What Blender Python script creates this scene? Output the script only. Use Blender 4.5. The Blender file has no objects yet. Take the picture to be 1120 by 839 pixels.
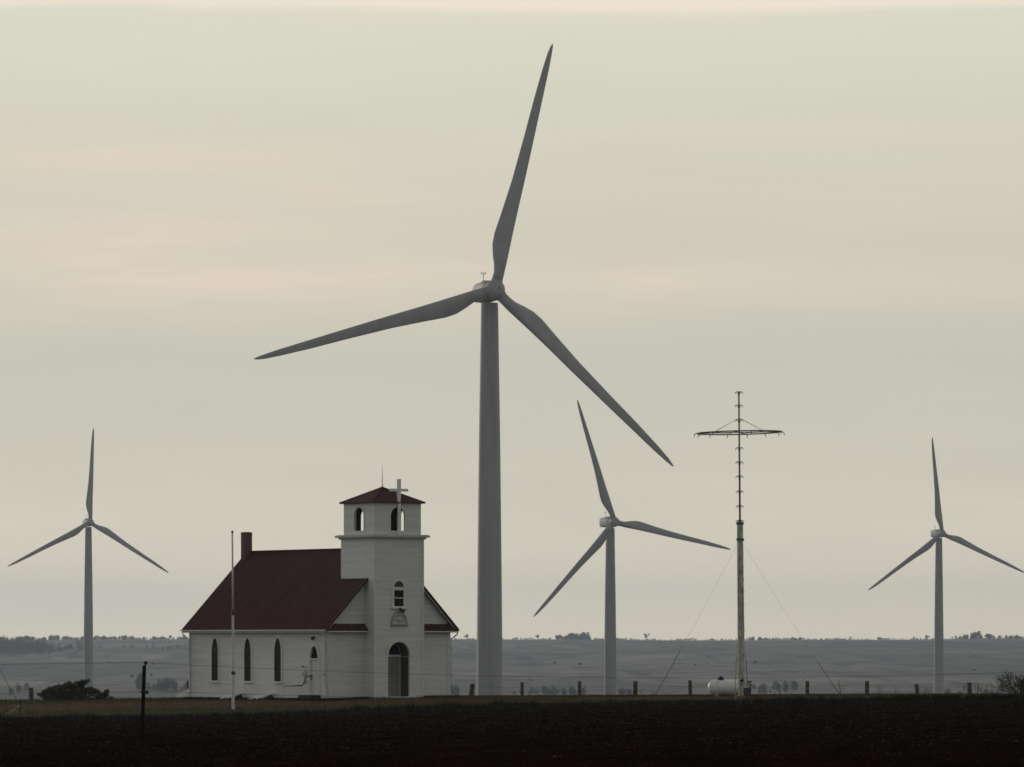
import bpy, bmesh, math, random
import numpy as np
from mathutils import Vector, Matrix

# ------------------------------------------------------------------ camera, sky, sun, exposure
S = bpy.context.scene
COL = S.collection
F = 5400.0                      # focal length in photo pixels (1120 wide)
CX, CY = 560.0, 700.0           # eye level sits at photo row 700
R = math.radians

cam_d = bpy.data.cameras.new('camera')
cam = bpy.data.objects.new('camera', cam_d); COL.objects.link(cam)
cam.location = (0, 0, 0); cam.rotation_euler = (R(90), 0, 0)
cam_d.sensor_width = 36; cam_d.lens = 36 * F / 1120
cam_d.shift_y = (CY - 419.5) / 1120
cam_d.clip_start = 0.5; cam_d.clip_end = 60000
S.camera = cam

SUN_AZ, SUN_EL = -36.0, 9.0      # behind the scene and to the left, low in the cloud
W = bpy.data.worlds.new('World'); S.world = W; W.use_nodes = True
nt = W.node_tree; nt.nodes.clear()
def N(t, **k):
    n = nt.nodes.new(t)
    for a, b in k.items(): setattr(n, a, b)
    return n
def L(a, b): nt.links.new(a, b)
def val(x):
    return x
def M(op, a, b=None, c=None, clamp=False):
    n = N('ShaderNodeMath', operation=op); n.use_clamp = clamp
    for i, x in enumerate((a, b, c)):
        if x is None: continue
        if isinstance(x, (int, float)): n.inputs[i].default_value = x
        else: L(x, n.inputs[i])
    return n.outputs[0]
def mixc(f, a, b):
    n = N('ShaderNodeMix', data_type='RGBA')
    for s, x in ((n.inputs[0], f), (n.inputs[6], a), (n.inputs[7], b)):
        if isinstance(x, (int, float)): s.default_value = x
        elif isinstance(x, tuple): s.default_value = (*x, 1)
        else: L(x, s)
    return n.outputs[2]
def ramp(f, stops, interp='LINEAR'):
    n = N('ShaderNodeValToRGB'); n.color_ramp.interpolation = interp
    e = n.color_ramp.elements
    while len(e) < len(stops): e.new(0.5)
    for k, (p, c) in zip(e, stops): k.position = p; k.color = (*c, 1)
    L(f, n.inputs[0]); return n.outputs[0]
def lin(r, g, b):
    f = lambda v: ((v/255+.055)/1.055)**2.4 if v > 10 else v/255/12.92
    return (f(r), f(g), f(b))

tc = N('ShaderNodeTexCoord')
sx = N('ShaderNodeSeparateXYZ'); L(tc.outputs['Generated'], sx.inputs[0])
dx, dy, dz = sx.outputs
az = M('ARCTAN2', dx, dy)
el = M('MAXIMUM', dz, 0.0)
# soft distortion of the cloud layers
cmb = N('ShaderNodeCombineXYZ'); L(M('MULTIPLY', az, 9.0), cmb.inputs[0]); L(M('MULTIPLY', el, 60.0), cmb.inputs[1])
nz = N('ShaderNodeTexNoise'); nz.inputs['Scale'].default_value = 1.0; nz.inputs['Detail'].default_value = 5; nz.inputs['Roughness'].default_value = .55
L(cmb.outputs[0], nz.inputs['Vector'])
wob = M('MULTIPLY', M('SUBTRACT', nz.outputs[0], 0.5), 0.030)
elw = M('ADD', el, wob)
t = M('DIVIDE', elw, 0.16, clamp=True)
def e_(y): return (CY - y) / F / 0.16
SKYB = 1.10
def sc(c): return tuple(v * SKYB for v in c)
base = ramp(t, [
    (e_(700), sc(lin(237, 228, 206))), (e_(610), sc(lin(224, 217, 198))), (e_(520), sc(lin(208, 204, 188))), (e_(400), sc(lin(198, 197, 183))),
    (e_(345), sc(lin(201, 199, 184))), (e_(290), sc(lin(203, 200, 184))), (e_(200), sc(lin(206, 203, 187))),
    (e_(130), sc(lin(208, 207, 190))), (e_(60), sc(lin(213, 212, 195))), (e_(16), sc(lin(216, 213, 196))), (e_(-20), sc(lin(216, 213, 197)))])
# pink bars of cloud, long and thin
cmb2 = N('ShaderNodeCombineXYZ'); L(M('MULTIPLY', az, 14.0), cmb2.inputs[0]); L(M('MULTIPLY', el, 130.0), cmb2.inputs[1]); cmb2.inputs[2].default_value = 3.7
nz2 = N('ShaderNodeTexNoise'); nz2.inputs['Scale'].default_value = 1.0; nz2.inputs['Detail'].default_value = 6; nz2.inputs['Roughness'].default_value = .6
L(cmb2.outputs[0], nz2.inputs['Vector'])
bars = ramp(nz2.outputs[0], [(0.42, (0, 0, 0)), (0.68, (1, 1, 1))], 'EASE')
streak = None                                   # long soft bars of cloud, each at its own bearing and height
for px, py, sx_, sy_, am in ((120, 180, 400, 34, .8), (330, 225, 260, 26, .6), (60, 268, 320, 36, .85), (250, 312, 380, 34, .95), (860, 312, 420, 26, .9), (800, 146, 260, 13, .6), (1010, 236, 260, 40, .35), (905, 85, 70, 8, .25), (620, 205, 240, 22, .25), (1500, 180, 400, 30, .6), (-500, 120, 400, 40, .6)):
    qx = M('MULTIPLY', M('SUBTRACT', az, (px - CX)/F), F/sx_); qy = M('MULTIPLY', M('SUBTRACT', M('ADD', el, M('MULTIPLY', wob, .35)), (CY - py)/F), F/sy_)
    g_ = M('MULTIPLY', M('EXPONENT', M('MULTIPLY', M('ADD', M('MULTIPLY', qx, qx), M('MULTIPLY', qy, qy)), -1.0)), am)
    streak = g_ if streak is None else M('ADD', streak, g_)
bm_ = M('MULTIPLY', M('MULTIPLY_ADD', bars, .55, .50), streak, clamp=True)
pink = mixc(bm_, base, sc(lin(222, 208, 191)))
top = ramp(M('DIVIDE', M('ADD', el, M('MULTIPLY', wob, .22)), 0.16, clamp=True), [(e_(24), (0, 0, 0)), (e_(9), (1, 1, 1)), (e_(-60), (.8, .8, .8)), (e_(-120), (0, 0, 0))], 'EASE')
pink = mixc(M('MULTIPLY', top, .9), pink, sc(lin(236, 225, 206)))
# brightness of the whole dome: bright ahead where the sun sits behind cloud, dull overhead and behind
f_az = M('MULTIPLY_ADD', M('COSINE', M('ADD', az, R(-6))), 0.5, 0.5)
f_az = M('POWER', f_az, 1.6)
f_el = ramp(M('DIVIDE', el, 1.0, clamp=True), [(0.0, (1, 1, 1)), (0.15, (1, 1, 1)), (0.4, (.62, .62, .62)), (1.0, (.34, .34, .34))])
BACK = 0.57
f_all = M('MULTIPLY', M('MULTIPLY_ADD', f_az, 1.0 - BACK, BACK), f_el)
vm = N('ShaderNodeVectorMath', operation='SCALE'); L(pink, vm.inputs[0]); L(f_all, vm.inputs['Scale'])
cool = mixc(M('SUBTRACT', 1.0, f_az, clamp=True), (1.0, 1.0, 1.0), (0.93, 1.0, 1.10))
vm2 = N('ShaderNodeVectorMath', operation='MULTIPLY'); L(vm.outputs[0], vm2.inputs[0]); L(cool, vm2.inputs[1])
bgc = N('ShaderNodeBackground'); L(vm2.outputs[0], bgc.inputs[0]); bgc.inputs[1].default_value = 1.0
sky = N('ShaderNodeTexSky', sky_type='NISHITA'); sky.sun_disc = False
sky.sun_elevation = R(SUN_EL); sky.sun_rotation = R(SUN_AZ); sky.dust_density = 3
bgs = N('ShaderNodeBackground'); L(sky.outputs[0], bgs.inputs[0]); bgs.inputs[1].default_value = 0.05
mx = N('ShaderNodeMixShader'); mx.inputs[0].default_value = 0.95
L(bgs.outputs[0], mx.inputs[1]); L(bgc.outputs[0], mx.inputs[2])
wo = N('ShaderNodeOutputWorld'); L(mx.outputs[0], wo.inputs[0])

sun_d = bpy.data.lights.new('sun', 'SUN'); sun_d.energy = 0.6; sun_d.angle = R(18); sun_d.color = (1, .92, .8)
sun = bpy.data.objects.new('sun', sun_d); COL.objects.link(sun)
sdir = Vector((math.sin(R(SUN_AZ)) * math.cos(R(SUN_EL)), math.cos(R(SUN_AZ)) * math.cos(R(SUN_EL)), math.sin(R(SUN_EL))))
sun.rotation_euler = sdir.to_track_quat('Z', 'Y').to_euler(); sun.location = (-200, 200, 300)

S.view_settings.view_transform = 'Standard'; S.view_settings.look = 'None'
S.view_settings.exposure = 0.0; S.view_settings.gamma = 1.0; S.view_settings.use_curve_mapping = False
S.cycles.use_denoising = True
S.cycles.max_bounces = 6; S.cycles.volume_bounces = 0
S.cycles.filter_width = 1.6

# ------------------------------------------------------------------ helpers
rnd = random.Random(7)
rng = np.random.default_rng(11)

def at(px, py, D):
    return Vector(((px - CX) / F * D, D, (CY - py) / F * D))

def material(name, color, rough=.8, spec=.3, metal=0.0, var=0.0, scale=6.0, stretch=(1, 1, 1), color2=None, bump=0.0, bscale=None, space='Object', detail=4):
    m = bpy.data.materials.new(name); m.use_nodes = True
    t = m.node_tree; b = t.nodes['Principled BSDF']
    b.inputs['Roughness'].default_value = rough
    b.inputs['Specular IOR Level'].default_value = spec
    b.inputs['Metallic'].default_value = metal
    b.inputs['Base Color'].default_value = (*color, 1)
    if var or color2 or bump:
        co = t.nodes.new('ShaderNodeTexCoord'); mp = t.nodes.new('ShaderNodeMapping'); mp.inputs['Scale'].default_value = stretch
        t.links.new(co.outputs[space], mp.inputs[0])
        n = t.nodes.new('ShaderNodeTexNoise'); n.inputs['Scale'].default_value = scale; n.inputs['Detail'].default_value = detail; n.inputs['Roughness'].default_value = .62
        t.links.new(mp.outputs[0], n.inputs['Vector'])
        r = t.nodes.new('ShaderNodeValToRGB')
        c1 = color; c2 = color2 or tuple(v * (1 - var) for v in color)
        e = r.color_ramp.elements; e[0].position = .36; e[0].color = (*c2, 1); e[1].position = .64; e[1].color = (*c1, 1)
        t.links.new(n.outputs[0], r.inputs[0]); t.links.new(r.outputs[0], b.inputs['Base Color'])
        if bump:
            n2 = t.nodes.new('ShaderNodeTexNoise'); n2.inputs['Scale'].default_value = bscale or scale * 4; n2.inputs['Detail'].default_value = 4
            t.links.new(mp.outputs[0], n2.inputs['Vector'])
            bp = t.nodes.new('ShaderNodeBump'); bp.inputs['Distance'].default_value = bump; bp.inputs['Strength'].default_value = 1
            t.links.new(n2.outputs[0], bp.inputs['Height']); t.links.new(bp.outputs[0], b.inputs['Normal'])
    return m

def siding_material(name, color, pitch=.135, spread=.19):
    """painted lap boards: a lap every pitch metres of height, each board a little different, worn paint"""
    m = bpy.data.materials.new(name); m.use_nodes = True
    t = m.node_tree; b = t.nodes['Principled BSDF']; b.inputs['Roughness'].default_value = .55; b.inputs['Specular IOR Level'].default_value = .3
    def n(k, **kw):
        x = t.nodes.new(k)
        for a, v in kw.items(): setattr(x, a, v)
        return x
    def mth(op, a, b_=None):
        x = n('ShaderNodeMath', operation=op)
        for i, v in enumerate((a, b_)):
            if v is None: continue
            if isinstance(v, (int, float)): x.inputs[i].default_value = v
            else: t.links.new(v, x.inputs[i])
        return x.outputs[0]
    co = n('ShaderNodeTexCoord'); s = n('ShaderNodeSeparateXYZ'); t.links.new(co.outputs['Object'], s.inputs[0])
    k = mth('DIVIDE', s.outputs[2], pitch); fl = mth('FLOOR', k); fr = mth('FRACT', k)
    al = mth('ADD', s.outputs[0], s.outputs[1]); seg = mth('FLOOR', mth('DIVIDE', mth('ADD', al, mth('MULTIPLY', fl, 1.73)), 3.6))
    cb = n('ShaderNodeCombineXYZ'); t.links.new(fl, cb.inputs[0]); t.links.new(seg, cb.inputs[1])
    wn = n('ShaderNodeTexWhiteNoise', noise_dimensions='3D'); t.links.new(cb.outputs[0], wn.inputs['Vector'])
    mp = n('ShaderNodeMapping'); mp.inputs['Scale'].default_value = (.5, .5, 3.0); t.links.new(co.outputs['Object'], mp.inputs[0])
    nz = n('ShaderNodeTexNoise'); nz.inputs['Scale'].default_value = 1.6; nz.inputs['Detail'].default_value = 6; nz.inputs['Roughness'].default_value = .65; t.links.new(mp.outputs[0], nz.inputs['Vector'])
    wear = mth('ADD', mth('MULTIPLY', wn.outputs['Value'], spread), mth('MULTIPLY', nz.outputs[0], .34))
    lapline = mth('LESS_THAN', fr, .10)                       # darker line along the bottom of each lap
    wear = mth('ADD', wear, mth('MULTIPLY', lapline, mth('MULTIPLY_ADD', wn.outputs['Value'], .25) if False else .16))
    mix = n('ShaderNodeMix', data_type='RGBA'); t.links.new(wear, mix.inputs[0])
    mix.inputs[6].default_value = (*color, 1); mix.inputs[7].default_value = (color[0]*.44, color[1]*.44, color[2]*.42, 1)
    t.links.new(mix.outputs[2], b.inputs['Base Color'])
    bp = n('ShaderNodeBump'); bp.inputs['Distance'].default_value = .02; bp.inputs['Strength'].default_value = 1; bp.invert = True
    t.links.new(fr, bp.inputs['Height']); t.links.new(bp.outputs[0], b.inputs['Normal'])
    return m

class MB:
    def __init__(s): s.v = []; s.f = []; s.mi = []; s.st = []
    def add(s, vs, fs, mi=0):
        o = len(s.v); s.st.append((o, len(s.f))); s.v += [tuple(v) for v in vs]
        for f in fs: s.f.append(tuple(i + o for i in f)); s.mi.append(mi)
        return s
    def box(s, c, size, rot=None, mi=0, taper=1.0):
        hx, hy, hz = (k / 2 for k in size); vs = []
        for z, q in ((-hz, 1.0), (hz, taper)):
            for x, y in ((-hx, -hy), (hx, -hy), (hx, hy), (-hx, hy)): vs.append(Vector((x * q, y * q, z)))
        if rot is not None: vs = [rot @ v for v in vs]
        c = Vector(c); vs = [v + c for v in vs]
        return s.add(vs, [(3, 2, 1, 0), (4, 5, 6, 7), (0, 1, 5, 4), (1, 2, 6, 5), (2, 3, 7, 6), (3, 0, 4, 7)], mi)
    def bar(s, p0, p1, w, d, up=(0, 0, 1), mi=0):
        p0, p1 = Vector(p0), Vector(p1); a = (p1 - p0); ln = a.length; a.normalize()
        u = Vector(up)
        if abs(a.dot(u)) > .98: u = Vector((0, 1, 0))
        x = a.cross(u).normalized(); y = x.cross(a).normalized()
        vs = []
        for p in (p0, p1):
            for i, j in ((-1, -1), (1, -1), (1, 1), (-1, 1)): vs.append(p + x * (i * w / 2) + y * (j * d / 2))
        return s.add(vs, [(0, 1, 2, 3), (7, 6, 5, 4), (0, 4, 5, 1), (1, 5, 6, 2), (2, 6, 7, 3), (3, 7, 4, 0)], mi)
    def tube(s, pts, rad, n=8, mi=0, cap=True):
        pts = [Vector(p) for p in pts]
        if isinstance(rad, (int, float)): rad = [rad] * len(pts)
        vs = []; ref = None
        for i, p in enumerate(pts):
            a = (pts[min(i + 1, len(pts) - 1)] - pts[max(i - 1, 0)]).normalized()
            if ref is None: ref = Vector((0, 0, 1)) if abs(a.z) < .9 else Vector((1, 0, 0))
            x = ref - a * ref.dot(a)
            if x.length < 1e-4: x = Vector((0, 1, 0)) - a * a.y
            x.normalize(); y = a.cross(x); ref = x
            for k in range(n):
                q = 2 * math.pi * k / n; vs.append(p + (x * math.cos(q) + y * math.sin(q)) * rad[i])
        fs = []
        for i in range(len(pts) - 1):
            for k in range(n):
                k2 = (k + 1) % n; fs.append((i*n+k, i*n+k2, (i+1)*n+k2, (i+1)*n+k))
        if cap: fs += [tuple(reversed(range(n))), tuple((len(pts)-1)*n + k for k in range(n))]
        return s.add(vs, fs, mi)
    def lathe(s, prof, n=24, axis=((1,0,0),(0,1,0),(0,0,1)), o=(0,0,0), mi=0):
        X, Y, Z = (Vector(a) for a in axis); o = Vector(o); vs = []
        for r, h in prof:
            for k in range(n):
                q = 2*math.pi*k/n; vs.append(o + X*(r*math.cos(q)) + Y*(r*math.sin(q)) + Z*h)
        fs = []
        for i in range(len(prof)-1):
            for k in range(n):
                k2 = (k+1) % n; fs.append((i*n+k, i*n+k2, (i+1)*n+k2, (i+1)*n+k))
        fs += [tuple(reversed(range(n))), tuple((len(prof)-1)*n+k for k in range(n))]
        return s.add(vs, fs, mi)
    def panel(s, outer, holes, th, o, ex, ey, en, mi=0, mi_back=None):
        """flat wall with openings: 2D loops in metres on plane (o; ex, ey), thickness th going against en"""
        o, ex, ey, en = Vector(o), Vector(ex), Vector(ey), Vector(en)
        bm = bmesh.new(); loops = [outer] + list(holes); edges = []; allv = []
        for lp in loops:
            vs = [bm.verts.new((p[0], p[1], 0)) for p in lp]; allv.append(vs)
            for i in range(len(vs)): edges.append(bm.edges.new((vs[i], vs[(i+1) % len(vs)])))
        bmesh.ops.triangle_fill(bm, use_beauty=True, use_dissolve=False, edges=edges, normal=(0, 0, 1))
        bm.verts.index_update()
        P2 = [v.co.copy() for v in bm.verts]; tris = []
        for f in bm.faces:
            ids = [v.index for v in f.verts]
            a, b, c = (P2[i] for i in ids[:3])
            if (b - a).cross(c - a).z < 0: ids.reverse()
            tris.append(tuple(ids))
        lid = [[v.index for v in vs] for vs in allv]
        bm.free()
        front = [o + ex * p.x + ey * p.y for p in P2]; back = [v - en * th for v in front]
        flip = ex.cross(ey).dot(en) < 0
        fix = (lambda f: tuple(reversed(f))) if flip else (lambda f: tuple(f))
        n = len(P2)
        s.add(front, [fix(t_) for t_ in tris], mi)
        s.add(back, [tuple(reversed(fix(t_))) for t_ in tris], mi if mi_back is None else mi_back)
        allp = front + back; fs = []
        for lp in lid:
            for i in range(len(lp)):
                a, b = lp[i], lp[(i+1) % len(lp)]; fs.append((a, b, b+n, a+n))
        s.add(allp, fs, mi)
        return s
    def ring2d(s, outer, inner, th, o, ex, ey, en, mi=0):
        return s.panel(outer, [inner], th, o, ex, ey, en, mi)
    def build(s, name, mats, parent=None, smooth=False, auto=None, split=False):
        if split:                                   # every piece an object of its own
            outs = []
            for (v0, f0), (v1, f1) in zip(s.st, s.st[1:] + [(len(s.v), len(s.f))]):
                q = MB(); q.add(s.v[v0:v1], [tuple(i - v0 for i in f) for f in s.f[f0:f1]]); outs.append(q.build(name, mats, parent, smooth, auto))
            return outs
        me = bpy.data.meshes.new(name); me.from_pydata(s.v, [], s.f)
        if not isinstance(mats, (list, tuple)): mats = [mats]
        for m in mats: me.materials.append(m)
        me.polygons.foreach_set('material_index', s.mi)
        bm = bmesh.new(); bm.from_mesh(me); bmesh.ops.recalc_face_normals(bm, faces=bm.faces); bm.to_mesh(me); bm.free()
        if smooth:
            me.polygons.foreach_set('use_smooth', [True] * len(me.polygons))
            if auto: me.set_sharp_from_angle(angle=R(auto))
        o = bpy.data.objects.new(name, me); COL.objects.link(o)
        if parent: o.parent = parent
        return o

def np_mesh(name, verts, faces, mats, mi=None, parent=None, smooth=False):
    me = bpy.data.meshes.new(name)
    nv, nf, k = len(verts), len(faces), faces.shape[1]
    me.vertices.add(nv); me.vertices.foreach_set('co', np.ascontiguousarray(verts, np.float32).ravel())
    me.loops.add(nf * k); me.loops.foreach_set('vertex_index', np.ascontiguousarray(faces, np.int32).ravel())
    me.polygons.add(nf); me.polygons.foreach_set('loop_start', np.arange(0, nf * k, k, dtype=np.int32))
    try: me.polygons.foreach_set('loop_total', np.full(nf, k, np.int32))
    except Exception: pass
    for m in (mats if isinstance(mats, (list, tuple)) else [mats]): me.materials.append(m)
    if mi is not None: me.polygons.foreach_set('material_index', np.ascontiguousarray(mi, np.int32))
    me.update(calc_edges=True); me.validate()
    if smooth: me.polygons.foreach_set('use_smooth', [True] * nf)
    o = bpy.data.objects.new(name, me); COL.objects.link(o)
    if parent: o.parent = parent
    return o

def tag(o, label=None, cat=None, group=None, kind=None):
    if label: o['label'] = label
    if cat: o['category'] = cat
    if group: o['group'] = group
    if kind: o['kind'] = kind
    return o
def empty(name, loc, rz=0.0):
    o = bpy.data.objects.new(name, None); COL.objects.link(o); o.location = loc; o.rotation_euler = (0, 0, rz); o.empty_display_size = .5
    return o
def copy_tree(o, parent=None):
    c = o.copy(); COL.objects.link(c)
    if parent is not None: c.parent = parent
    for ch in [x for x in o.children]: copy_tree(ch, c)
    return c

def vnoise(x, y, seed=0):
    """smooth value noise on arrays"""
    xi = np.floor(x).astype(np.int64); yi = np.floor(y).astype(np.int64)
    fx = x - xi; fy = y - yi; fx = fx*fx*(3-2*fx); fy = fy*fy*(3-2*fy)
    def h(a, b):
        n = (a * 374761393 + b * 668265263 + seed * 974634541) & 0xFFFFFFFF
        n = ((n ^ (n >> 13)) * 1274126177) & 0xFFFFFFFF
        return ((n ^ (n >> 16)) & 0xFFFF) / 65535.0
    a, b, c, d = h(xi, yi), h(xi+1, yi), h(xi, yi+1), h(xi+1, yi+1)
    return (a*(1-fx)+b*fx)*(1-fy) + (c*(1-fx)+d*fx)*fy

# ------------------------------------------------------------------ terrain
UK = np.array([0, 210, 358, 410, 480, 700, 900, 1120.])
Y_EDGE = np.array([789, 785, 781, 779, 776, 771, 769.5, 766.5])
D_EDGE = np.array([272, 275, 278, 279, 280, 284, 286, 288.])
Y_BASE = np.array([771, 767, 766.5, 764.5, 763.2, 762.6, 762, 761.5])
Y_CREST = np.array([766, 763.5, 763, 762.5, 762, 761, 760, 759.6])
D_BASE, D_CREST = 299.0, 321.0
FAR_D = np.array([345, 370, 420, 500, 750, 1100, 1500, 2000, 2600, 3000, 3400, 4000, 4700, 5600, 6600, 7600, 8300, 9200])
FAR_Z = np.array([0, 0, -6.5, -13, -27, -40, -44.5, -37, -39, -34.6, -32.5, -29.5, -24.5, -15.0, -4.0, 1.2, -6, -40])

def ground_z(u, D):
    """height of the ground on the line of sight u (photo column) at depth D; arrays"""
    u = np.clip(np.asarray(u, float), 0, 1120); D = np.asarray(D, float); u, D = np.broadcast_arrays(u, D)
    de = np.interp(u, UK, D_EDGE)
    ze = -(np.interp(u, UK, Y_EDGE)-CY)/F*de
    zb = -(np.interp(u, UK, Y_BASE)-CY)/F*D_BASE
    zc = -(np.interp(u, UK, Y_CREST)-CY)/F*D_CREST
    X = (u - CX) / F * D
    z = np.full(D.shape, -2.05)
    def seg(a, b, za, zb_, ease=False):
        nonlocal z
        m = (D >= a) & (D <= b); tt = np.clip((D - a) / (b - a), 0, 1)
        if ease: tt = tt*tt*(3-2*tt)
        z = np.where(m, za + (zb_ - za) * tt, z)
    seg(70.0, de, -2.05, ze); seg(de, D_BASE, ze, zb); seg(D_BASE, D_CREST, zb, zc)
    z345 = zc - .55; z370 = zc - 1.25
    seg(D_CREST, 345., zc, z345); seg(345., 370., z345, z370)
    seg(370., 420., z370, FAR_Z[2])
    m = D > 420
    zf = np.interp(D, FAR_D[2:], FAR_Z[2:])
    amp = np.clip((D - 2500) / 900, 0, 1)
    roll = (vnoise(X/430 + D/900, D/520, 1) - .5) * 9.5 + (vnoise(X/150, D/240, 2) - .5) * 4.5
    rid = (vnoise(X/260 + 9, D/1500, 5) - .5) * 3.4
    zf = zf + amp * (roll * np.clip((8000 - D) / 3500, .25, 1) + rid * np.clip((D - 6000)/1500, 0, 1))
    return np.where(m, zf, z)

def gz(px, D): return float(ground_z(px, D))

cols = np.concatenate([np.linspace(-8000, -700, 14), np.linspace(-600, -40, 15), np.linspace(-20, 1140, 460), np.linspace(1160, 1720, 15), np.linspace(1820, 9120, 14)])
fr_rows = []
for D in (-150, -60, 0, 30, 55, 70): fr_rows.append(('abs', D))
for k in range(1, 91): fr_rows.append(('fld', k / 90))
for k in range(1, 27): fr_rows.append(('grs', k / 26))
for k in range(1, 17): fr_rows.append(('top', k / 16))
for D in np.concatenate([np.linspace(324, 372, 13), [385, 400, 420, 460, 500, 600, 750, 900, 1100, 1300, 1500, 1750, 2000, 2300], np.arange(2500, 8400, 55), [8500, 8800, 9200]]): fr_rows.append(('abs', float(D)))
uc = np.clip(cols, 0, 1120); de = np.interp(uc, UK, D_EDGE)
VV = []; kinds = []
for kd, q in fr_rows:
    if kd == 'abs': D = np.full(cols.shape, q)
    elif kd == 'fld': D = 70 + (de - 70) * (q ** 1.15)
    elif kd == 'grs': D = de + (D_BASE - de) * q
    else: D = np.full(cols.shape, D_BASE + (D_CREST - D_BASE) * q)
    z = ground_z(cols, np.maximum(D, 1.0))
    X = (cols - CX) / F * np.maximum(D, 60.0)
    if kd == 'fld':
        fade = np.clip((1 - q) * 12, 0, 1)
        z = z + fade * ((vnoise(X/.35, D/1.1, 3) - .5) * .07 + (vnoise(X/1.6, D/4, 4) - .5) * .10)
    elif kd in ('grs', 'top'):
        z = z + (vnoise(X/.9, D/.9, 6) - .5) * .07
    VV.append(np.stack([X, D, z], 1)); kinds.append(kd if kd != 'abs' else ('fld' if q <= 70 else 'far'))
nr, nc = len(VV), len(cols); VV = np.concatenate(VV)
i, j = np.meshgrid(np.arange(nr-1), np.arange(nc-1), indexing='ij'); a = (i*nc + j).ravel()
faces = np.stack([a, a+1, a+nc+1, a+nc], 1)
kmap = {'fld': 0, 'grs': 1, 'top': 1, 'far': 2}
mi = np.array([kmap[kinds[r+1]] for r in i.ravel()])

soil_m = material('ploughed_soil', (.0135, .0062, .0024), .95, .0, scale=.45, stretch=(1, .35, 1), color2=(.0060, .0030, .0012), bump=.03, bscale=3.5, detail=7)
def ground_cover_material():
    m = bpy.data.materials.new('grass_turf'); m.use_nodes = True; t = m.node_tree; b = t.nodes['Principled BSDF']
    b.inputs['Roughness'].default_value = 1; b.inputs['Specular IOR Level'].default_value = .1
    co = t.nodes.new('ShaderNodeTexCoord')
    def nz(sc_, st, det=5):
        mp = t.nodes.new('ShaderNodeMapping'); mp.inputs['Scale'].default_value = st; t.links.new(co.outputs['Object'], mp.inputs[0])
        n = t.nodes.new('ShaderNodeTexNoise'); n.inputs['Scale'].default_value = sc_; n.inputs['Detail'].default_value = det; t.links.new(mp.outputs[0], n.inputs['Vector']); return n.outputs[0]
    r = t.nodes.new('ShaderNodeValToRGB'); e = r.color_ramp.elements
    e[0].position = .35; e[0].color = (.026, .028, .010, 1); e[1].position = .62; e[1].color = (.075, .048, .022, 1)
    t.links.new(nz(.11, (.12, 1.7, 1)), r.inputs[0])
    t.links.new(r.outputs[0], b.inputs['Base Color']); return m
turf_m = ground_cover_material()
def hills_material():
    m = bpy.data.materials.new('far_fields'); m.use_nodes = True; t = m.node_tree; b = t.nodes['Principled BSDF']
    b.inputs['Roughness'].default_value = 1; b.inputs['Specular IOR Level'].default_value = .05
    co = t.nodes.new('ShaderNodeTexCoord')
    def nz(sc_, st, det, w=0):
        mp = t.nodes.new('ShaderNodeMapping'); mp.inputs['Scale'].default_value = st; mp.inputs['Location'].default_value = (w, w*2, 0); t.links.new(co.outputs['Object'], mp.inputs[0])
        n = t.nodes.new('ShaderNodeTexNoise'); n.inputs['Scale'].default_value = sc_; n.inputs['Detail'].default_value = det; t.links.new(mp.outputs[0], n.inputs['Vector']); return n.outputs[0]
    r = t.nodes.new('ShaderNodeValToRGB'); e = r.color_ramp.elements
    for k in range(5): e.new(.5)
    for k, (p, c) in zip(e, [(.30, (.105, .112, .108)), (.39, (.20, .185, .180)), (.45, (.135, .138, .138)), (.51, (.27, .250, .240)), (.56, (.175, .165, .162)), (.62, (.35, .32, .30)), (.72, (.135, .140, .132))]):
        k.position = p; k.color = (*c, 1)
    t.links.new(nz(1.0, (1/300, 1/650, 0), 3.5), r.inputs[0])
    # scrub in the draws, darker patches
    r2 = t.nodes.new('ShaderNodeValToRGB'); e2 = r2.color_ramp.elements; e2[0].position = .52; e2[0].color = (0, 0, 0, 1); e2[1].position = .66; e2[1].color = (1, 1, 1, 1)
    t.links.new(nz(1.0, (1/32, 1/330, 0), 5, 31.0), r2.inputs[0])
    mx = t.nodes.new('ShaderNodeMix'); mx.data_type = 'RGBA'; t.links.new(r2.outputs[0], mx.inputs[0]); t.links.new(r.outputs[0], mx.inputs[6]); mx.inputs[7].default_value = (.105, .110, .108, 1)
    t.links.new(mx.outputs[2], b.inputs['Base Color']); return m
hills_m = hills_material()
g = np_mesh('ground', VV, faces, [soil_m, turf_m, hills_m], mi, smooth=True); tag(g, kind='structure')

# ------------------------------------------------------------------ haze
lo = float(VV[:, 2].min()) - 1.0
hb = MB(); xm = 9600 / 1.0
xm = float(np.abs(VV[:, 0]).max()) + 60
hb.box((0, (9300 - 220) / 2, (lo + 100) / 2), (2*xm, 9300 + 220, 100 - lo))
HAZE_D = 7.2e-5
hm = bpy.data.materials.new('haze_air'); hm.use_nodes = True; hm.node_tree.nodes.clear()
pv = hm.node_tree.nodes.new('ShaderNodeVolumePrincipled'); ho = hm.node_tree.nodes.new('ShaderNodeOutputMaterial')
pv.inputs['Color'].default_value = (.66, .78, 1.0, 1); pv.inputs['Density'].default_value = HAZE_D; pv.inputs['Anisotropy'].default_value = 0.55
hm.node_tree.links.new(pv.outputs[0], ho.inputs['Volume'])
hz = hb.build('haze', hm); tag(hz, kind='stuff')

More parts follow.
